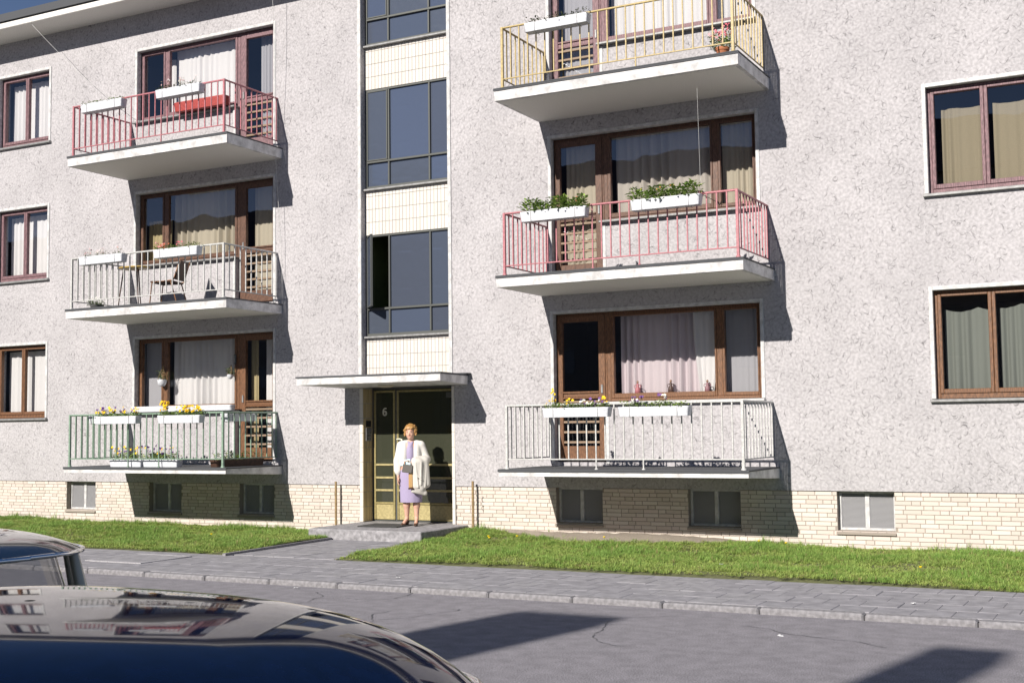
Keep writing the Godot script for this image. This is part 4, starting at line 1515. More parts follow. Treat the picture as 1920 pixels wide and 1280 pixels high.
		for a in 3:
			f = MB.new()
			f.tube([v3(cos(a * 2.1 + 0.6) * s, s * 0.4, sin(a * 2.1 + 0.6) * s), v3(0, s * 3.6, -0.03)], 0.006, 0.006, 5)
			put(f.mesh(M.stake), "strap", hp)
		put(foliage(s * 1.8, s * 1.6, s * 2.2, 70, dull, 0.04, 24).mesh(M.leaf), "foliage", hp, v3(0, s * 0.3, 0))
	# thermometer on the post
	var th := node("thermometer", self, v3(-2.87, 2.98, -0.09))
	tag(th, "dark thermometer strip on the post beside the balcony door", "thermometer")
	f = MB.new()
	f.bev(v3(-0.025, -0.09, 0), v3(0.025, 0.09, 0.012), 0.004)
	put(f.mesh(M.black), "plate", th)
	f = MB.new()
	f.tube([v3(0, -0.07, 0.015), v3(0, 0.075, 0.015)], 0.005, 0.004, 6)
	put(f.mesh(M.white_paint), "tube", th)

func mixed_blossoms(list: Array) -> MB:
	var f := MB.new()
	f.colored = true
	for m in list:
		var o := f.V.size()
		f.V.append_array(m.V)
		f.C.append_array(m.C)
		for i in m.I:
			f.I.append(i + o)
	return f

# ------------------------------------------------------------------ small things
func build_small_things() -> void:
	# stakes against the brick base
	for q in [[-0.53, 0.83, "wooden stake leaning on the bricks on the far side of the entrance"], [2.12, 0.86, "wooden stake with a twist of wire beside the entrance step"]]:
		var s := node("wooden_stake", self, v3(q[0], -0.03, 0.1))
		tag(s, q[2], "stake", "stakes beside the entrance")
		var f := MB.new()
		f.bev(v3(-0.018, 0.0, -0.012), v3(0.018, q[1] + 0.03, 0.012), 0.004)
		put(f.mesh(M.stake), "shaft", s)
		if q[0] > 0.0:
			f = MB.new()
			var pts := []
			for k in 40:
				var a := k * 0.55
				pts.append(v3(0.09 + cos(a) * 0.02, 0.5 + k * 0.006, 0.01 + sin(a) * 0.02))
			f.tube(pts, 0.004, 0.004, 5)
			put(f.mesh(M.steel), "wire", s)
	# door mat
	var f2 := MB.new()
	f2.bev(v3(-0.36, 0, -0.27), v3(0.36, 0.018, 0.27), 0.006)
	tag(put(f2.mesh(M.rubber), "door_mat", self, v3(0.8, 0.16, 0.6), v3(0, 0.05, 0)), "dark door mat on the entrance step", "door mat")
	# stick antenna clamped to the pink railing
	var an := node("rod_antenna", self, v3(6.45, 4.8, 1.4))
	tag(an, "thin white rod antenna clamped to the pink railing", "antenna")
	var f := MB.new()
	f.tube([v3(0, 0.0, 0), v3(-0.01, 0.7, 0), v3(-0.02, 1.45, 0)], 0.0025, 0.002, 6)
	put(f.mesh(M.white_rail), "rod", an)
	f = MB.new()
	f.bev(v3(-0.035, -0.03, -0.025), v3(0.035, 0.04, 0.03), 0.008)
	put(f.mesh(M.pink_rail), "clamp", an)
	f = MB.new()
	f.tube([v3(0, 0, 0), v3(0.1, -0.06, -0.1), v3(0.2, -0.12, -0.3)], 0.004, 0.004, 5)
	f.tube([v3(0.16, -0.08, -0.2), v3(0.19, -0.14, -0.2), v3(0.22, -0.1, -0.2)], 0.01, 0.01, 6)
	put(f.mesh(M.black), "cable", an)
	# table and chair on the balcony with white railing
	var y := 3.9
	var t := node("side_table", self, v3(-4.42, y, 0.85))
	tag(t, "small kidney shaped table with a yellow edge behind the white railing", "table")
	f = MB.new()
	var rows := []
	for q in [[0.9, 0.0], [1.0, 0.008], [1.0, 0.024], [0.9, 0.032]]:
		var row := []
		for k in 32:
			var a := TAU * k / 32.0
			var r: float = 0.29 * (1.0 - 0.2 * exp(-pow(wrapf(a - PI / 2, -PI, PI) * 1.4, 2.0)))
			row.append(v3(cos(a) * r * 1.15 * q[0], 0.72 + q[1], sin(a) * r * 0.8 * q[0]))
		rows.append(row)
	f.grid(rows, true, Vector3.ZERO, true)
	put(f.mesh(mat(Color(0.4, 0.27, 0.06), 0.4)), "table_top", t)
	for s in [[-0.2, 0.1], [0.2, 0.1], [0.0, -0.15]]:
		f = MB.new()
		f.tube([v3(s[0] * 0.8, 0.72, s[1] * 0.8), v3(s[0] * 1.25, 0.0, s[1] * 1.25)], 0.014, 0.009, 7)
		put(f.mesh(M.wood_dark), "leg", t)
	var c := node("garden_chair", self, v3(-3.72, y, 0.72), v3(0, -1.25, 0))
	tag(c, "dark chair with thin brown tube legs beside the small table", "chair")
	var tubem := mat(Color(0.24, 0.12, 0.06), 0.4, 0.5, 0.3)
	for s in [-1.0, 1.0]:
		f = MB.new()
		f.tube([v3(s * 0.22, 0.0, 0.24), v3(s * 0.22, 0.42, 0.2), v3(s * 0.22, 0.46, -0.2), v3(s * 0.2, 0.82, -0.32)], 0.011, 0.011, 7)
		put(f.mesh(tubem), "side_frame", c)
		f = MB.new()
		f.tube([v3(s * 0.22, 0.44, -0.15), v3(s * 0.22, 0.0, -0.28)], 0.011, 0.011, 7)
		put(f.mesh(tubem), "leg", c)
	f = MB.new()
	f.bev(v3(-0.22, 0.42, -0.2), v3(0.22, 0.45, 0.24), 0.012)
	put(f.mesh(M.wood_dark), "seat", c)
	f = MB.new()
	f.hexa([v3(-0.2, 0.47, -0.225), v3(0.2, 0.47, -0.225), v3(0.17, 0.8, -0.32), v3(-0.17, 0.8, -0.32), v3(-0.2, 0.47, -0.205), v3(0.2, 0.47, -0.205), v3(0.17, 0.8, -0.3), v3(-0.17, 0.8, -0.3)])
	put(f.mesh(M.wood_dark), "backrest", c)
	# low pot plant on the floor at the outer corner of that balcony
	var pp := node("potted_plant", self, v3(-4.95, y, 1.2))
	tag(pp, "low potted plant with white flowers in the corner of the white railing", "plant")
	f = MB.new()
	f.lathe(v3(0, 0, 0), [Vector2(0.0, 0.0), Vector2(0.09, 0.0), Vector2(0.13, 0.07), Vector2(0.12, 0.07), Vector2(0.0, 0.05)], 16)
	put(f.mesh(mat(Color(0.12, 0.12, 0.12), 0.7)), "bowl", pp)
	put(foliage(0.3, 0.2, 0.1, 110, [Color(0.14, 0.2, 0.08), Color(0.3, 0.36, 0.2)], 0.045, 25).mesh(M.leaf), "foliage", pp, v3(0, 0.05, 0))
	put(blossoms(0.3, 0.2, 0.14, 18, [Color(0.8, 0.8, 0.75)], 0.02, 25).mesh(M.petal), "blossoms", pp, v3(0, 0.05, 0))
	# figurines on the sill of the pinkish curtained window
	var figs := [[4.83, Color(0.45, 0.16, 0.18), "small doll in a pink dress on the inner window sill", 0.19], [5.36, Color(0.09, 0.05, 0.04), "dark double-handled figurine in the middle of the inner sill", 0.19], [5.93, Color(0.3, 0.16, 0.18), "mauve doll at the end of the inner window sill", 0.17]]
	for q in figs:
		var g := node("figurine", self, v3(q[0], 2.19, -0.2))
		tag(g, q[2], "figurine", "figurines on the window sill")
		var h: float = q[3]
		f = MB.new()
		f.lathe(v3(0, 0, 0), [Vector2(0.0, 0.0), Vector2(0.045, 0.0), Vector2(0.04, h * 0.3), Vector2(0.018, h * 0.55), Vector2(0.024, h * 0.68), Vector2(0.01, h * 0.76), Vector2(0.0, h * 0.78)], 14)
		put(f.mesh(mat(q[1], 0.5)), "dress", g)
		f = MB.new()
		f.lathe(v3(0, h * 0.74, 0), [Vector2(0.0, 0.0), Vector2(0.014, 0.008), Vector2(0.019, h * 0.12), Vector2(0.012, h * 0.22), Vector2(0.0, h * 0.26)], 12)
		put(f.mesh(mat(Color(0.3, 0.18, 0.12), 0.6)), "head", g)
		for s in [-1.0, 1.0]:
			f = MB.new()
			f.tube([v3(s * 0.02, h * 0.64, 0), v3(s * 0.055, h * 0.6, 0), v3(s * 0.05, h * 0.42, 0.01), v3(s * 0.025, h * 0.36, 0.015)], 0.006, 0.005, 6)
			put(f.mesh(mat(q[1], 0.5)), "arm", g)
	# stray aerial wires
	f = MB.new()
	var p := []
	for k in 21:
		var u := k / 20.0
		p.append(v3(lerpf(-7.6, -5.05, u), lerpf(9.9, 7.55, u) - 0.5 * sin(PI * u) * 0.25, lerpf(0.7, 0.12, u)))
	f.tube(p, 0.0035, 0.0035, 5)
	tag(put(f.mesh(M.white_rail), "aerial_wire", self), "thin pale wire slanting down from the eave to the top balcony", "wire")
	f = MB.new()
	p = []
	for k in 41:
		var u := k / 40.0
		p.append(v3(-1.72 + 0.03 * sin(u * 9.0), lerpf(9.7, 3.9, u), lerpf(0.66, 0.05, u) * 0.5 + 0.02))
	f.tube(p, 0.004, 0.004, 5)
	tag(put(f.mesh(M.white_rail), "hanging_line", self), "thin line hanging down past the pink and white railings", "wire")
# ------------------------------------------------------------------ smooth bodies from tapered capsules and ellipsoids, meshed as surface nets
func field(prims: Array, p: Vector3) -> float:
	var d := 9.0
	for q in prims:
		var e := 0.0
		var a: Vector3 = q[1]
		var b: Vector3 = q[2]
		if q[0] == 0:
			var ba := b - a
			var pa := p - a
			var h := clampf(pa.dot(ba) / ba.length_squared(), 0.0, 1.0)
			e = (pa - ba * h).length() - lerpf(q[3], q[4], h)
		else:
			var v := (p - a) / b
			var k0 := v.length()
			var k1 := (v / b).length()
			e = k0 * (k0 - 1.0) / k1 if k1 > 0.0001 else -minf(b.x, minf(b.y, b.z))
		var k: float = q[5]
		var hh := maxf(k - absf(d - e), 0.0) / k
		d = minf(d, e) - hh * hh * k * 0.25
	return d

func cap(a: Vector3, b: Vector3, ra: float, rb: float, k := 0.03) -> Array:
	return [0, a, b, ra, rb, k]

func ell(c: Vector3, r: Vector3, k := 0.03) -> Array:
	return [1, c, r, 0.0, 0.0, k]

func turn_prims(prims: Array, pivot: Vector3, b: Basis) -> Array:
	for q in prims:
		q[1] = pivot + b * ((q[1] as Vector3) - pivot)
		if q[0] == 0:
			q[2] = pivot + b * ((q[2] as Vector3) - pivot)
	return prims

func net(mb: MB, prims: Array, cell: float, cut_low := -9.0) -> void:
	var lo := Vector3.ONE * 9.0
	var hi := -lo
	for q in prims:
		var r: Vector3 = Vector3.ONE * maxf(q[3], q[4]) if q[0] == 0 else q[2]
		var e: Vector3 = q[2] if q[0] == 0 else q[1]
		lo = lo.min((q[1] as Vector3) - r).min(e - r)
		hi = hi.max((q[1] as Vector3) + r).max(e + r)
	lo -= Vector3.ONE * cell * 2.5
	hi += Vector3.ONE * cell * 2.5
	lo.y = maxf(lo.y, cut_low)
	var nx := int((hi.x - lo.x) / cell) + 2
	var ny := int((hi.y - lo.y) / cell) + 2
	var nz := int((hi.z - lo.z) / cell) + 2
	var D := PackedFloat32Array()
	D.resize(nx * ny * nz)
	var S := 5
	for bz in range(0, nz, S):
		for by in range(0, ny, S):
			for bx_ in range(0, nx, S):
				var c := lo + v3(bx_ + 2, by + 2, bz + 2) * cell
				var dc := field(prims, c)
				var far := absf(dc) > cell * 5.2
				for z in range(bz, mini(bz + S, nz)):
					for y in range(by, mini(by + S, ny)):
						for x in range(bx_, mini(bx_ + S, nx)):
							D[x + nx * (y + ny * z)] = dc if far else field(prims, lo + v3(x, y, z) * cell)
	var at := {}
	for z in nz - 1:
		for y in ny - 1:
			for x in nx - 1:
				var i := x + nx * (y + ny * z)
				var cnt := 0
				var s := Vector3.ZERO
				var first := D[i] < 0.0
				var mixed_ := false
				for k in range(1, 8):
					var j := i + (k & 1) + nx * (((k >> 1) & 1) + ny * (k >> 2))
					if (D[j] < 0.0) != first:
						mixed_ = true
						break
				if not mixed_:
					continue
				for e in [[0, 1], [2, 3], [4, 5], [6, 7], [0, 2], [1, 3], [4, 6], [5, 7], [0, 4], [1, 5], [2, 6], [3, 7]]:
					var pa := v3(e[0] & 1, (e[0] >> 1) & 1, e[0] >> 2)
					var pb := v3(e[1] & 1, (e[1] >> 1) & 1, e[1] >> 2)
					var da := D[i + int(pa.x) + nx * (int(pa.y) + ny * int(pa.z))]
					var db := D[i + int(pb.x) + nx * (int(pb.y) + ny * int(pb.z))]
					if (da < 0.0) != (db < 0.0):
						s += pa.lerp(pb, da / (da - db))
						cnt += 1
				at[i] = mb.vert(lo + (v3(x, y, z) + s / cnt) * cell)
	var off := [1, nx, nx * ny]
	for i in at:
		for ax in 3:
			var j: int = i + off[ax]
			if j >= D.size() or (D[i] < 0.0) == (D[j] < 0.0):
				continue
			var u: int = off[(ax + 1) % 3]
			var v: int = off[(ax + 2) % 3]
			if not (at.has(i - u) and at.has(i - v) and at.has(i - u - v)):
				continue
			var q := [at[i], at[i - u], at[i - u - v], at[i - v]]
			if D[i] < 0.0:
				mb.tri(q[0], q[3], q[2]); mb.tri(q[0], q[2], q[1])
			else:
				mb.tri(q[0], q[1], q[2]); mb.tri(q[0], q[2], q[3])

# ------------------------------------------------------------------ the woman on the step
func build_person() -> void:
	var skin := mat(Color(0.6, 0.36, 0.27), 0.55)
	skin.subsurf_scatter_enabled = true
	skin.subsurf_scatter_strength = 0.15
	var P := node("person", self, v3(1.16, 0.16, 0.4), v3(0, 0.42, 0))
	tag(P, "person in white cardigan and lilac skirt standing on the entrance step", "person")
	var mb := MB.new()
	var la := v3(-0.075, 0.11, -0.03)
	var ra := v3(0.085, 0.11, 0.0)
	var prims := [
		cap(v3(-0.085, 0.86, 0), v3(-0.075, 0.46, 0.02), 0.085, 0.054), cap(v3(-0.075, 0.46, 0.02), v3(-0.075, 0.33, -0.012), 0.05, 0.053), cap(v3(-0.075, 0.33, -0.012), la, 0.052, 0.031),
		cap(v3(0.085, 0.86, 0), v3(0.085, 0.46, 0.03), 0.085, 0.054), cap(v3(0.085, 0.46, 0.03), v3(0.085, 0.33, 0.0), 0.05, 0.053), cap(v3(0.085, 0.33, 0.0), ra, 0.052, 0.031),
		cap(la, v3(-0.115, 0.035, 0.09), 0.03, 0.028, 0.02), cap(ra, v3(0.09, 0.035, 0.13), 0.03, 0.028, 0.02),
		ell(v3(0, 0.9, 0), v3(0.155, 0.13, 0.11)), ell(v3(0, 1.15, 0), v3(0.135, 0.2, 0.095)),
		cap(v3(-0.145, 1.285, -0.01), v3(0.145, 1.285, -0.01), 0.05, 0.05), cap(v3(0, 1.3, -0.01), v3(0, 1.41, 0.005), 0.05, 0.046),
		cap(v3(-0.165, 1.28, -0.01), v3(-0.215, 1.03, -0.02), 0.046, 0.037), cap(v3(-0.215, 1.03, -0.02), v3(-0.2, 0.8, 0.045), 0.036, 0.024),
		cap(v3(0.165, 1.28, -0.01), v3(0.235, 1.04, -0.03), 0.046, 0.037), cap(v3(0.235, 1.04, -0.03), v3(0.05, 1.0, 0.19), 0.036, 0.024)]
	net(mb, prims, 0.014)
	var head := [cap(v3(0, 1.35, -0.005), v3(0, 1.42, 0.01), 0.046, 0.044, 0.02), ell(v3(0, 1.48, 0.012), v3(0.072, 0.098, 0.088), 0.02), ell(v3(0, 1.425, 0.045), v3(0.05, 0.055, 0.052), 0.03),
		cap(v3(0, 1.482, 0.094), v3(0, 1.452, 0.112), 0.007, 0.012, 0.012), ell(v3(-0.03, 1.447, 0.072), v3(0.02, 0.016, 0.02), 0.02), ell(v3(0.03, 1.447, 0.072), v3(0.02, 0.016, 0.02), 0.02), ell(v3(0, 1.392, 0.075), v3(0.018, 0.014, 0.016), 0.02),
		ell(v3(-0.072, 1.465, 0.0), v3(0.01, 0.03, 0.018), 0.008), ell(v3(0.072, 1.465, 0.0), v3(0.01, 0.03, 0.018), 0.008)]
	var tilt := Basis.from_euler(v3(0.04, -0.06, 0.05))
	turn_prims(head, v3(0, 1.38, 0), tilt)
	net(mb, head, 0.0055)
	# hanging hand
	var hand := [cap(v3(-0.2, 0.815, 0.042), v3(-0.2, 0.785, 0.05), 0.022, 0.022, 0.015), ell(v3(-0.2, 0.745, 0.057), v3(0.015, 0.045, 0.036), 0.015)]
	for k in 4:
		var z: float = [0.086, 0.067, 0.047, 0.03][k]
		var l: float = [0.068, 0.076, 0.07, 0.055][k]
		var b := v3(-0.2, 0.712, z)
		var m := b + v3(0.004, -l * 0.5, 0.002)
		hand.append(cap(b, m, 0.0085, 0.008, 0.006))
		hand.append(cap(m, m + v3(0.018, -l * 0.42, 0.004), 0.008, 0.0065, 0.006))
	hand.append(cap(v3(-0.192, 0.765, 0.088), v3(-0.184, 0.735, 0.106), 0.011, 0.009, 0.008))
	hand.append(cap(v3(-0.184, 0.735, 0.106), v3(-0.176, 0.708, 0.104), 0.009, 0.007, 0.006))
	net(mb, hand, 0.004)
	# hand closed round the papers
	hand = [cap(v3(0.06, 1.0, 0.18), v3(0.03, 1.0, 0.205), 0.023, 0.023, 0.015), ell(v3(-0.005, 0.995, 0.222), v3(0.042, 0.034, 0.016), 0.015)]
	for k in 4:
		var y: float = [1.022, 1.004, 0.986, 0.97][k]
		var l: float = [0.04, 0.045, 0.042, 0.034][k]
		var b := v3(-0.038, y, 0.225)
		var m := b + v3(-l * 0.8, 0.0, 0.012)
		hand.append(cap(b, m, 0.0085, 0.008, 0.006))
		hand.append(cap(m, m + v3(0.008, -0.004, 0.03), 0.008, 0.0065, 0.006))
	hand.append(cap(v3(0.01, 1.02, 0.23), v3(-0.012, 1.036, 0.255), 0.011, 0.009, 0.008))
	hand.append(cap(v3(-0.012, 1.036, 0.255), v3(-0.035, 1.035, 0.268), 0.009, 0.007, 0.006))
	net(mb, hand, 0.004)
	put(mb.mesh(skin), "body", P)
	# hair: short, waved, reddish blond
	mb = MB.new()
	var hair := [ell(v3(0, 1.55, 0.005), v3(0.086, 0.058, 0.092), 0.02), ell(v3(0, 1.5, -0.045), v3(0.086, 0.1, 0.072), 0.02), ell(v3(-0.078, 1.5, 0.0), v3(0.024, 0.062, 0.045), 0.015), ell(v3(0.078, 1.5, 0.0), v3(0.024, 0.062, 0.045), 0.015)]
	var r := RandomNumberGenerator.new()
	r.seed = 12
	for k in 60:
		var a := r.randf() * TAU
		var e := r.randf_range(-0.15, 1.4)
		var dir := v3(cos(a) * cos(e), sin(e), sin(a) * cos(e))
		if dir.z > 0.55 and dir.y < 0.55:
			continue
		var c := v3(0, 1.515, -0.01) + dir * v3(0.09, 0.09, 0.096)
		hair.append(cap(c, c + v3(r.randf_range(-0.03, 0.03), r.randf_range(-0.025, 0.015), r.randf_range(-0.02, 0.02)), 0.017, 0.01, 0.004))
	for k in 5:
		var x := -0.05 + k * 0.025
		hair.append(cap(v3(x, 1.56, 0.07), v3(x - 0.02, 1.535 + 0.008 * (k % 2), 0.092), 0.017, 0.01, 0.008))
	for s in [-1.0, 1.0]:
		for k in 5:
			var c := v3(s * (0.085 + 0.008 * (k % 2)), 1.445 + k * 0.024, 0.02 - 0.012 * k)
			hair.append(cap(c, c + v3(s * 0.008, -0.014, 0.02 - 0.01 * k), 0.016, 0.009, 0.004))
	turn_prims(hair, v3(0, 1.38, 0), tilt)
	net(mb, hair, 0.006)
	put(mb.mesh(textured(mat(Color(0.46, 0.25, 0.08), 0.5), M.cloth_noise, 12.0)), "hair", P)
	# face
	for s in [-1.0, 1.0]:
		mb = MB.new()
		net(mb, turn_prims([ell(v3(0.03 * s, 1.483, 0.091), v3(0.012, 0.006, 0.006), 0.001)], v3(0, 1.38, 0), tilt), 0.0025)
		put(mb.mesh(mat(Color(0.05, 0.035, 0.03), 0.3)), "eye", P)
		mb = MB.new()
		var brow := []
		for q in [v3(0.014 * s, 1.499, 0.097), v3(0.03 * s, 1.504, 0.094), v3(0.046 * s, 1.499, 0.084)]:
			brow.append(v3(0, 1.38, 0) + tilt * (q - v3(0, 1.38, 0)))
		mb.tube(brow, 0.003, 0.002, 5)
		put(mb.mesh(mat(Color(0.18, 0.09, 0.04), 0.8)), "eyebrow", P)
	mb = MB.new()
	net(mb, turn_prims([ell(v3(0, 1.424, 0.094), v3(0.02, 0.007, 0.008), 0.001)], v3(0, 1.38, 0), tilt), 0.003)
	put(mb.mesh(mat(Color(0.45, 0.12, 0.1), 0.5)), "lips", P)
	# lilac blouse and skirt
	var lilac := textured(mat(Color(0.44, 0.38, 0.56), 0.9, 0.2), M.cloth_noise, 6.0)
	mb = MB.new()
	var rows := []
	for q in [[0.99, 0.125, 0.1], [0.93, 0.145, 0.112], [0.86, 0.172, 0.125], [0.78, 0.182, 0.13], [0.66, 0.182, 0.128], [0.52, 0.178, 0.126], [0.375, 0.172, 0.125], [0.37, 0.165, 0.118], [0.45, 0.16, 0.112]]:
		var row := []
		for k in 40:
			var a := TAU * k / 40.0
			var fold: float = 1.0 + (0.03 * sin(a * 5.0 + 1.0) + 0.02 * sin(a * 11.0)) * (1.0 - q[0])
			row.append(v3(cos(a) * q[1] * fold, q[0], sin(a) * q[2] * fold + 0.005))
		rows.append(row)
	mb.grid(rows, true)
	put(mb.mesh(lilac), "skirt", P)
	mb = MB.new()
	net(mb, [ell(v3(0, 1.13, 0.03), v3(0.075, 0.2, 0.095), 0.02), cap(v3(-0.03, 1.32, 0.045), v3(0.0, 1.25, 0.09), 0.02, 0.018, 0.01), cap(v3(0.03, 1.32, 0.045), v3(0.0, 1.25, 0.09), 0.02, 0.018, 0.01)], 0.009)
	put(mb.mesh(lilac), "blouse", P)
	# white cardigan, worn open
	mb = MB.new()
	var card := [ell(v3(-0.1, 1.13, 0.0), v3(0.078, 0.215, 0.112), 0.04), ell(v3(0.1, 1.13, 0.0), v3(0.078, 0.215, 0.112), 0.04), ell(v3(0, 1.13, -0.045), v3(0.15, 0.22, 0.075), 0.04), cap(v3(-0.15, 1.285, -0.01), v3(-0.05, 1.315, -0.015), 0.06, 0.045, 0.03), cap(v3(0.15, 1.285, -0.01), v3(0.05, 1.315, -0.015), 0.06, 0.045, 0.03),
		cap(v3(-0.168, 1.27, -0.01), v3(-0.222, 1.03, -0.02), 0.062, 0.056), cap(v3(-0.222, 1.03, -0.02), v3(-0.208, 0.855, 0.03), 0.056, 0.052), cap(v3(-0.208, 0.855, 0.03), v3(-0.202, 0.825, 0.038), 0.05, 0.034, 0.01),
		cap(v3(0.168, 1.27, -0.01), v3(0.245, 1.05, -0.03), 0.062, 0.058), cap(v3(0.245, 1.05, -0.03), v3(0.11, 1.01, 0.13), 0.056, 0.046)]
	for k in 5:
		card.append(cap(v3(-0.27, 1.0 - k * 0.03, 0.0 + k * 0.008), v3(-0.17, 0.985 - k * 0.03, 0.03 + k * 0.006), 0.008, 0.008, 0.02))
	net(mb, card, 0.011)
	put(mb.mesh(textured(mat(Color(0.8, 0.78, 0.74), 0.95, 0.2), M.cloth_noise, 9.0)), "cardigan", P)
	# brown pumps
	for s in 2:
		mb = MB.new()
		var an: Vector3 = la if s == 0 else ra
		var toe: Vector3 = v3(-0.14, 0.02, 0.14) if s == 0 else v3(0.092, 0.02, 0.185)
		var f := (toe - v3(an.x, 0.02, an.z)).normalized()
		var heel := v3(an.x, 0.062, an.z) - f * 0.02
		net(mb, [cap(heel, heel + f * 0.04 + v3(0, -0.012, 0), 0.031, 0.029, 0.015), cap(heel + f * 0.04 + v3(0, -0.018, 0), toe - f * 0.05 + v3(0, 0.004, 0), 0.024, 0.031, 0.015), cap(toe - f * 0.05, toe, 0.029, 0.014, 0.015), cap(heel - f * 0.012 + v3(0, -0.02, 0), heel - f * 0.014 + v3(0, -0.056, 0), 0.016, 0.0075, 0.01)], 0.006)
		put(mb.mesh(mat(Color(0.075, 0.04, 0.025), 0.35)), "shoe", P)
	# what she carries
	var at := P.transform
	var coat := node("folded_coat", self, at.origin, P.rotation)
	tag(coat, "off-white coat draped over the forearm of the standing person", "coat")
	mb = MB.new()
	net(mb, [cap(v3(0.09, 1.03, 0.16), v3(0.25, 1.05, 0.03), 0.062, 0.07, 0.05), cap(v3(0.1, 1.0, 0.215), v3(0.11, 0.64, 0.2), 0.05, 0.06, 0.06), cap(v3(0.17, 1.0, 0.19), v3(0.185, 0.6, 0.18), 0.055, 0.062, 0.06), cap(v3(0.245, 1.02, 0.12), v3(0.265, 0.66, 0.12), 0.055, 0.06, 0.06), cap(v3(0.11, 1.0, 0.262), v3(0.15, 0.62, 0.262), 0.008, 0.014, 0.012), cap(v3(0.2, 1.0, 0.24), v3(0.19, 0.66, 0.245), 0.008, 0.016, 0.012), cap(v3(0.27, 1.0, 0.15), v3(0.25, 0.62, 0.2), 0.01, 0.016, 0.012), cap(v3(0.06, 0.9, 0.25), v3(0.2, 0.74, 0.26), 0.006, 0.01, 0.012), cap(v3(0.06, 0.56, 0.19), v3(0.24, 0.52, 0.15), 0.035, 0.04, 0.05)], 0.009)
	put(mb.mesh(textured(mat(Color(0.73, 0.7, 0.65), 0.9, 0.2), M.cloth_noise, 7.0)), "coat_cloth", coat)
	for k in 2:
		mb = MB.new()
		mb.lathe(Vector3.ZERO, [Vector2(0.0, 0.006), Vector2(0.008, 0.004), Vector2(0.009, 0.0)], 10)
		put(mb.mesh(M.wood_dark), "button", coat, v3([0.15, 0.06][k], [0.76, 0.53][k], [0.266, 0.19][k]), v3(PI / 2, 0, 0))
	var bag := node("handbag", self, at.origin, P.rotation)
	tag(bag, "tan handbag held beside the coat by the standing person", "handbag")
	mb = MB.new()
	mb.bev(v3(-0.005, 0.6, 0.18), v3(0.075, 0.86, 0.25), 0.02)
	put(mb.mesh(textured(mat(Color(0.55, 0.34, 0.14), 0.5), M.cloth_noise, 5.0)), "bag_body", bag)
	mb = MB.new()
	mb.bev(v3(-0.012, 0.585, 0.175), v3(0.082, 0.61, 0.256), 0.008)
	put(mb.mesh(M.wood_dark), "bag_base", bag)
	mb = MB.new()
	mb.tube([v3(0.0, 0.85, 0.215), v3(0.0, 0.95, 0.21), v3(0.03, 1.0, 0.2), v3(0.07, 0.95, 0.21), v3(0.07, 0.85, 0.215)], 0.007, 0.007, 6)
	put(mb.mesh(M.wood_dark), "bag_strap", bag)
	var pap := node("papers", self, at.origin + P.transform.basis * v3(-0.05, 0.96, 0.25), P.rotation)
	tag(pap, "light blue folder and dark pouch in the hand of the standing person", "papers")
	mb = MB.new()
	mb.bev(v3(-0.08, 0.0, -0.006), v3(0.08, 0.1, 0.002), 0.003)
	put(mb.mesh(mat(Color(0.5, 0.7, 0.72), 0.7)), "folder", pap, Vector3.ZERO, v3(-0.3, 0, 0.1))
	mb = MB.new()
	mb.bev(v3(-0.05, -0.11, -0.006), v3(0.11, 0.02, 0.012), 0.008)
	put(mb.mesh(mat(Color(0.1, 0.09, 0.08), 0.6)), "pouch", pap, v3(0.01, 0, 0.012), v3(-0.1, 0, -0.15))

# ------------------------------------------------------------------ cars in the foreground
func super_ring(a: float, b: float, y: float, n: float, cx := 0.0, sides := 48) -> Array:
	var row := []
	for k in sides:
		var t := TAU * k / sides
		row.append(v3(cx + signf(cos(t)) * pow(absf(cos(t)), 2.0 / n) * a, y, signf(sin(t)) * pow(absf(sin(t)), 2.0 / n) * b))
	return row

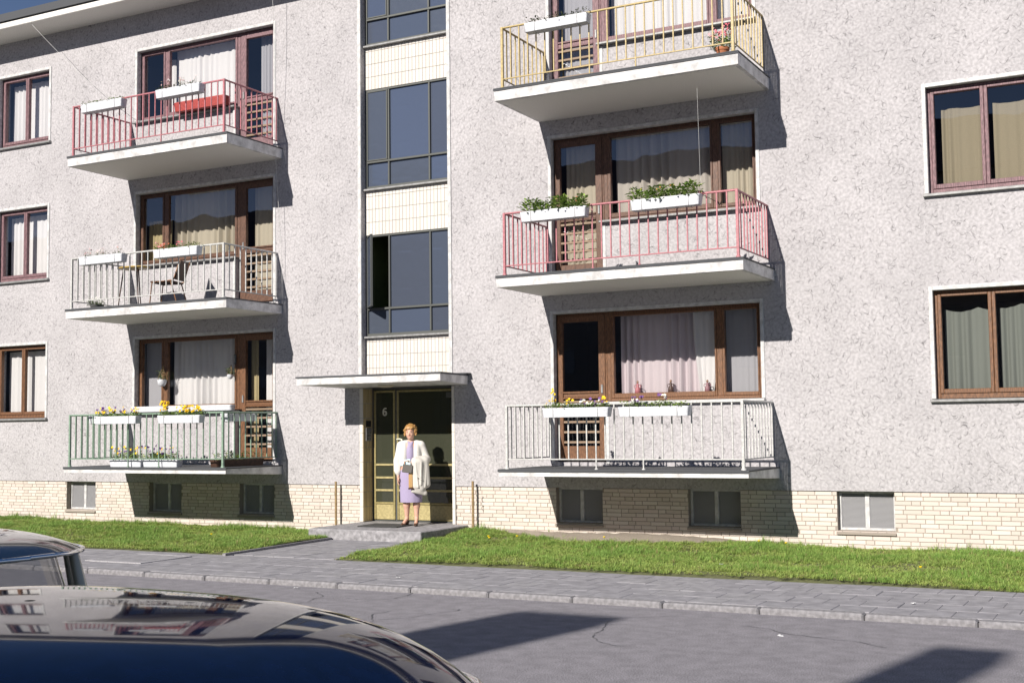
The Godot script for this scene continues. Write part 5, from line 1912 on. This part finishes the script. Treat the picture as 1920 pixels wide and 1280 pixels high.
func make_car(at: Vector3, turn: float, label: String, paint: Material, roof_paint: Material, pillar: Material, roof_a: float, roof_b: float, crown: float, rim_y: float) -> Node3D:
	var c := node("parked_car", self, at, v3(0, turn, 0))
	tag(c, label, "car")
	# lower body: a rounded hull, long in x, front at +x
	var mb := MB.new()
	var rows := []
	for q in [[0.2, 0.9, 0.9], [0.3, 0.97, 0.97], [0.5, 1.0, 1.0], [0.7, 0.995, 0.985], [0.85, 0.97, 0.95], [0.93, 0.93, 0.9]]:
		rows.append(super_ring(2.1 * q[1], 0.78 * q[2], q[0], 5.0))
	mb.grid(rows, true, Vector3.ZERO, true)
	put(mb.mesh(paint), "body", c)
	for s in [1.0, -1.0]:
		mb = MB.new()
		rows = []
		var cx: float = 1.35 * s
		for q in [[0.92, 1.0], [0.96, 0.97], [0.99, 0.85], [1.005, 0.5], [1.01, 0.1]]:
			rows.append(super_ring(0.62 * q[1], 0.66 * q[1], q[0], 3.0, cx))
		mb.grid(rows, true)
		put(mb.mesh(paint), "bonnet" if s > 0 else "boot_lid", c)
	# glasshouse
	mb = MB.new()
	rows = [super_ring(roof_a * 0.84, roof_b + 0.03, 0.9, 4.5, 0.0), super_ring(roof_a * 0.8, roof_b - 0.03, rim_y, 3.6, 0.0)]
	mb.grid(rows, true)
	put(mb.mesh(M.car_glass), "windows", c)
	# roof dome
	mb = MB.new()
	rows = []
	for i in 22:
		var r := (i + 0.3) / 21.3
		rows.append(super_ring(roof_a * r, roof_b * r, crown - (crown - rim_y) * (0.35 * pow(r, 2.2) + 0.65 * pow(r, 6.0)), lerpf(2.2, 3.2, r), 0.0, 64))
	mb.grid(rows, true, Vector3.UP)
	put(mb.mesh(roof_paint), "roof", c)
	mb = MB.new()
	var ring := super_ring(roof_a + 0.004, roof_b + 0.004, rim_y - 0.004, 3.2, 0.0, 64)
	ring.append(ring[0])
	mb.tube(ring, 0.011, 0.011, 6, false)
	put(mb.mesh(M.chrome), "drip_rail", c)
	# pillars
	for q in [[1.0, 1.0], [1.0, -1.0], [-1.0, 1.0], [-1.0, -1.0]]:
		mb = MB.new()
		var sx: float = q[0]
		var sz: float = q[1]
		mb.tube([v3(sx * (roof_a * 0.74), rim_y, sz * roof_b * 0.84), v3(sx * (roof_a * 0.74 + 0.07), 0.9, sz * roof_b * 0.9)], 0.024, 0.034, 8)
		mb.tube([v3(sx * (roof_a * 0.68), rim_y, sz * roof_b * 0.87), v3(sx * (roof_a * 0.68 + 0.05), 0.9, sz * roof_b * 0.93)], 0.014, 0.02, 8)
		put(mb.mesh(pillar), "pillar", c)
	# wheels, bumpers, lamps
	for sx in [-1.25, 1.25]:
		for sz in [-0.68, 0.68]:
			var w := node("wheel", c, v3(sx, 0.31, sz), v3(PI / 2, 0, 0))
			mb = MB.new()
			mb.lathe(Vector3.ZERO, [Vector2(0.19, -0.08), Vector2(0.29, -0.085), Vector2(0.315, -0.05), Vector2(0.315, 0.05), Vector2(0.29, 0.085), Vector2(0.19, 0.08)], 28)
			put(mb.mesh(M.rubber), "tyre", w)
			mb = MB.new()
			mb.lathe(Vector3.ZERO, [Vector2(0.0, -0.09), Vector2(0.12, -0.085), Vector2(0.2, -0.06), Vector2(0.2, 0.06), Vector2(0.12, 0.085), Vector2(0.0, 0.09)], 24)
			put(mb.mesh(M.chrome), "rim", w)
	for s in [-1.0, 1.0]:
		mb = MB.new()
		mb.tube([v3(s * 1.9, 0.45, -0.76), v3(s * 2.15, 0.45, -0.6), v3(s * 2.2, 0.45, 0), v3(s * 2.15, 0.45, 0.6), v3(s * 1.9, 0.45, 0.76)], 0.05, 0.05, 8)
		put(mb.mesh(M.chrome), "bumper", c)
		for z in [-0.55, 0.55]:
			mb = MB.new()
			mb.lathe(Vector3.ZERO, [Vector2(0.0, 0.05), Vector2(0.06, 0.04), Vector2(0.085, 0.0), Vector2(0.09, -0.04)], 18)
			put(mb.mesh(M.chrome), "headlight" if s > 0 else "tail_lamp", c, v3(s * 2.03, 0.7, z), v3(0, 0, -s * PI / 2))
	return c

func build_cars() -> void:
	M.car_glass = mat(Color(0.02, 0.025, 0.025), 0.03)
	M.car_glass.albedo_color = Color(0.1, 0.12, 0.12, 0.35)
	M.car_glass.transparency = BaseMaterial3D.TRANSPARENCY_ALPHA
	var navy := textured(mat(Color(0.018, 0.042, 0.125), 0.05, 0.45), noise_tex(256, 0.05, 4, 95, 0.7, 1.0), 1.5)
	var black := mat(Color(0.012, 0.014, 0.014), 0.15, 0.6)
	black.clearcoat_enabled = true
	black.clearcoat = 1.0
	black.clearcoat_roughness = 0.03
	var cream := mat(Color(0.5, 0.46, 0.32), 0.2, 0.6)
	cream.clearcoat_enabled = true
	make_car(v3(9.98, ROAD_Y, 15.5), 0.0, "dark blue car with rounded glossy roof in the foreground", navy, navy, M.chrome, 0.82, 0.62, 1.432, 1.255)
	make_car(v3(6.52, ROAD_Y, 13.45), 0.0, "car with dark roof and pale pillars at the picture's left edge", cream, black, cream, 1.08, 0.58, 1.325, 1.225)
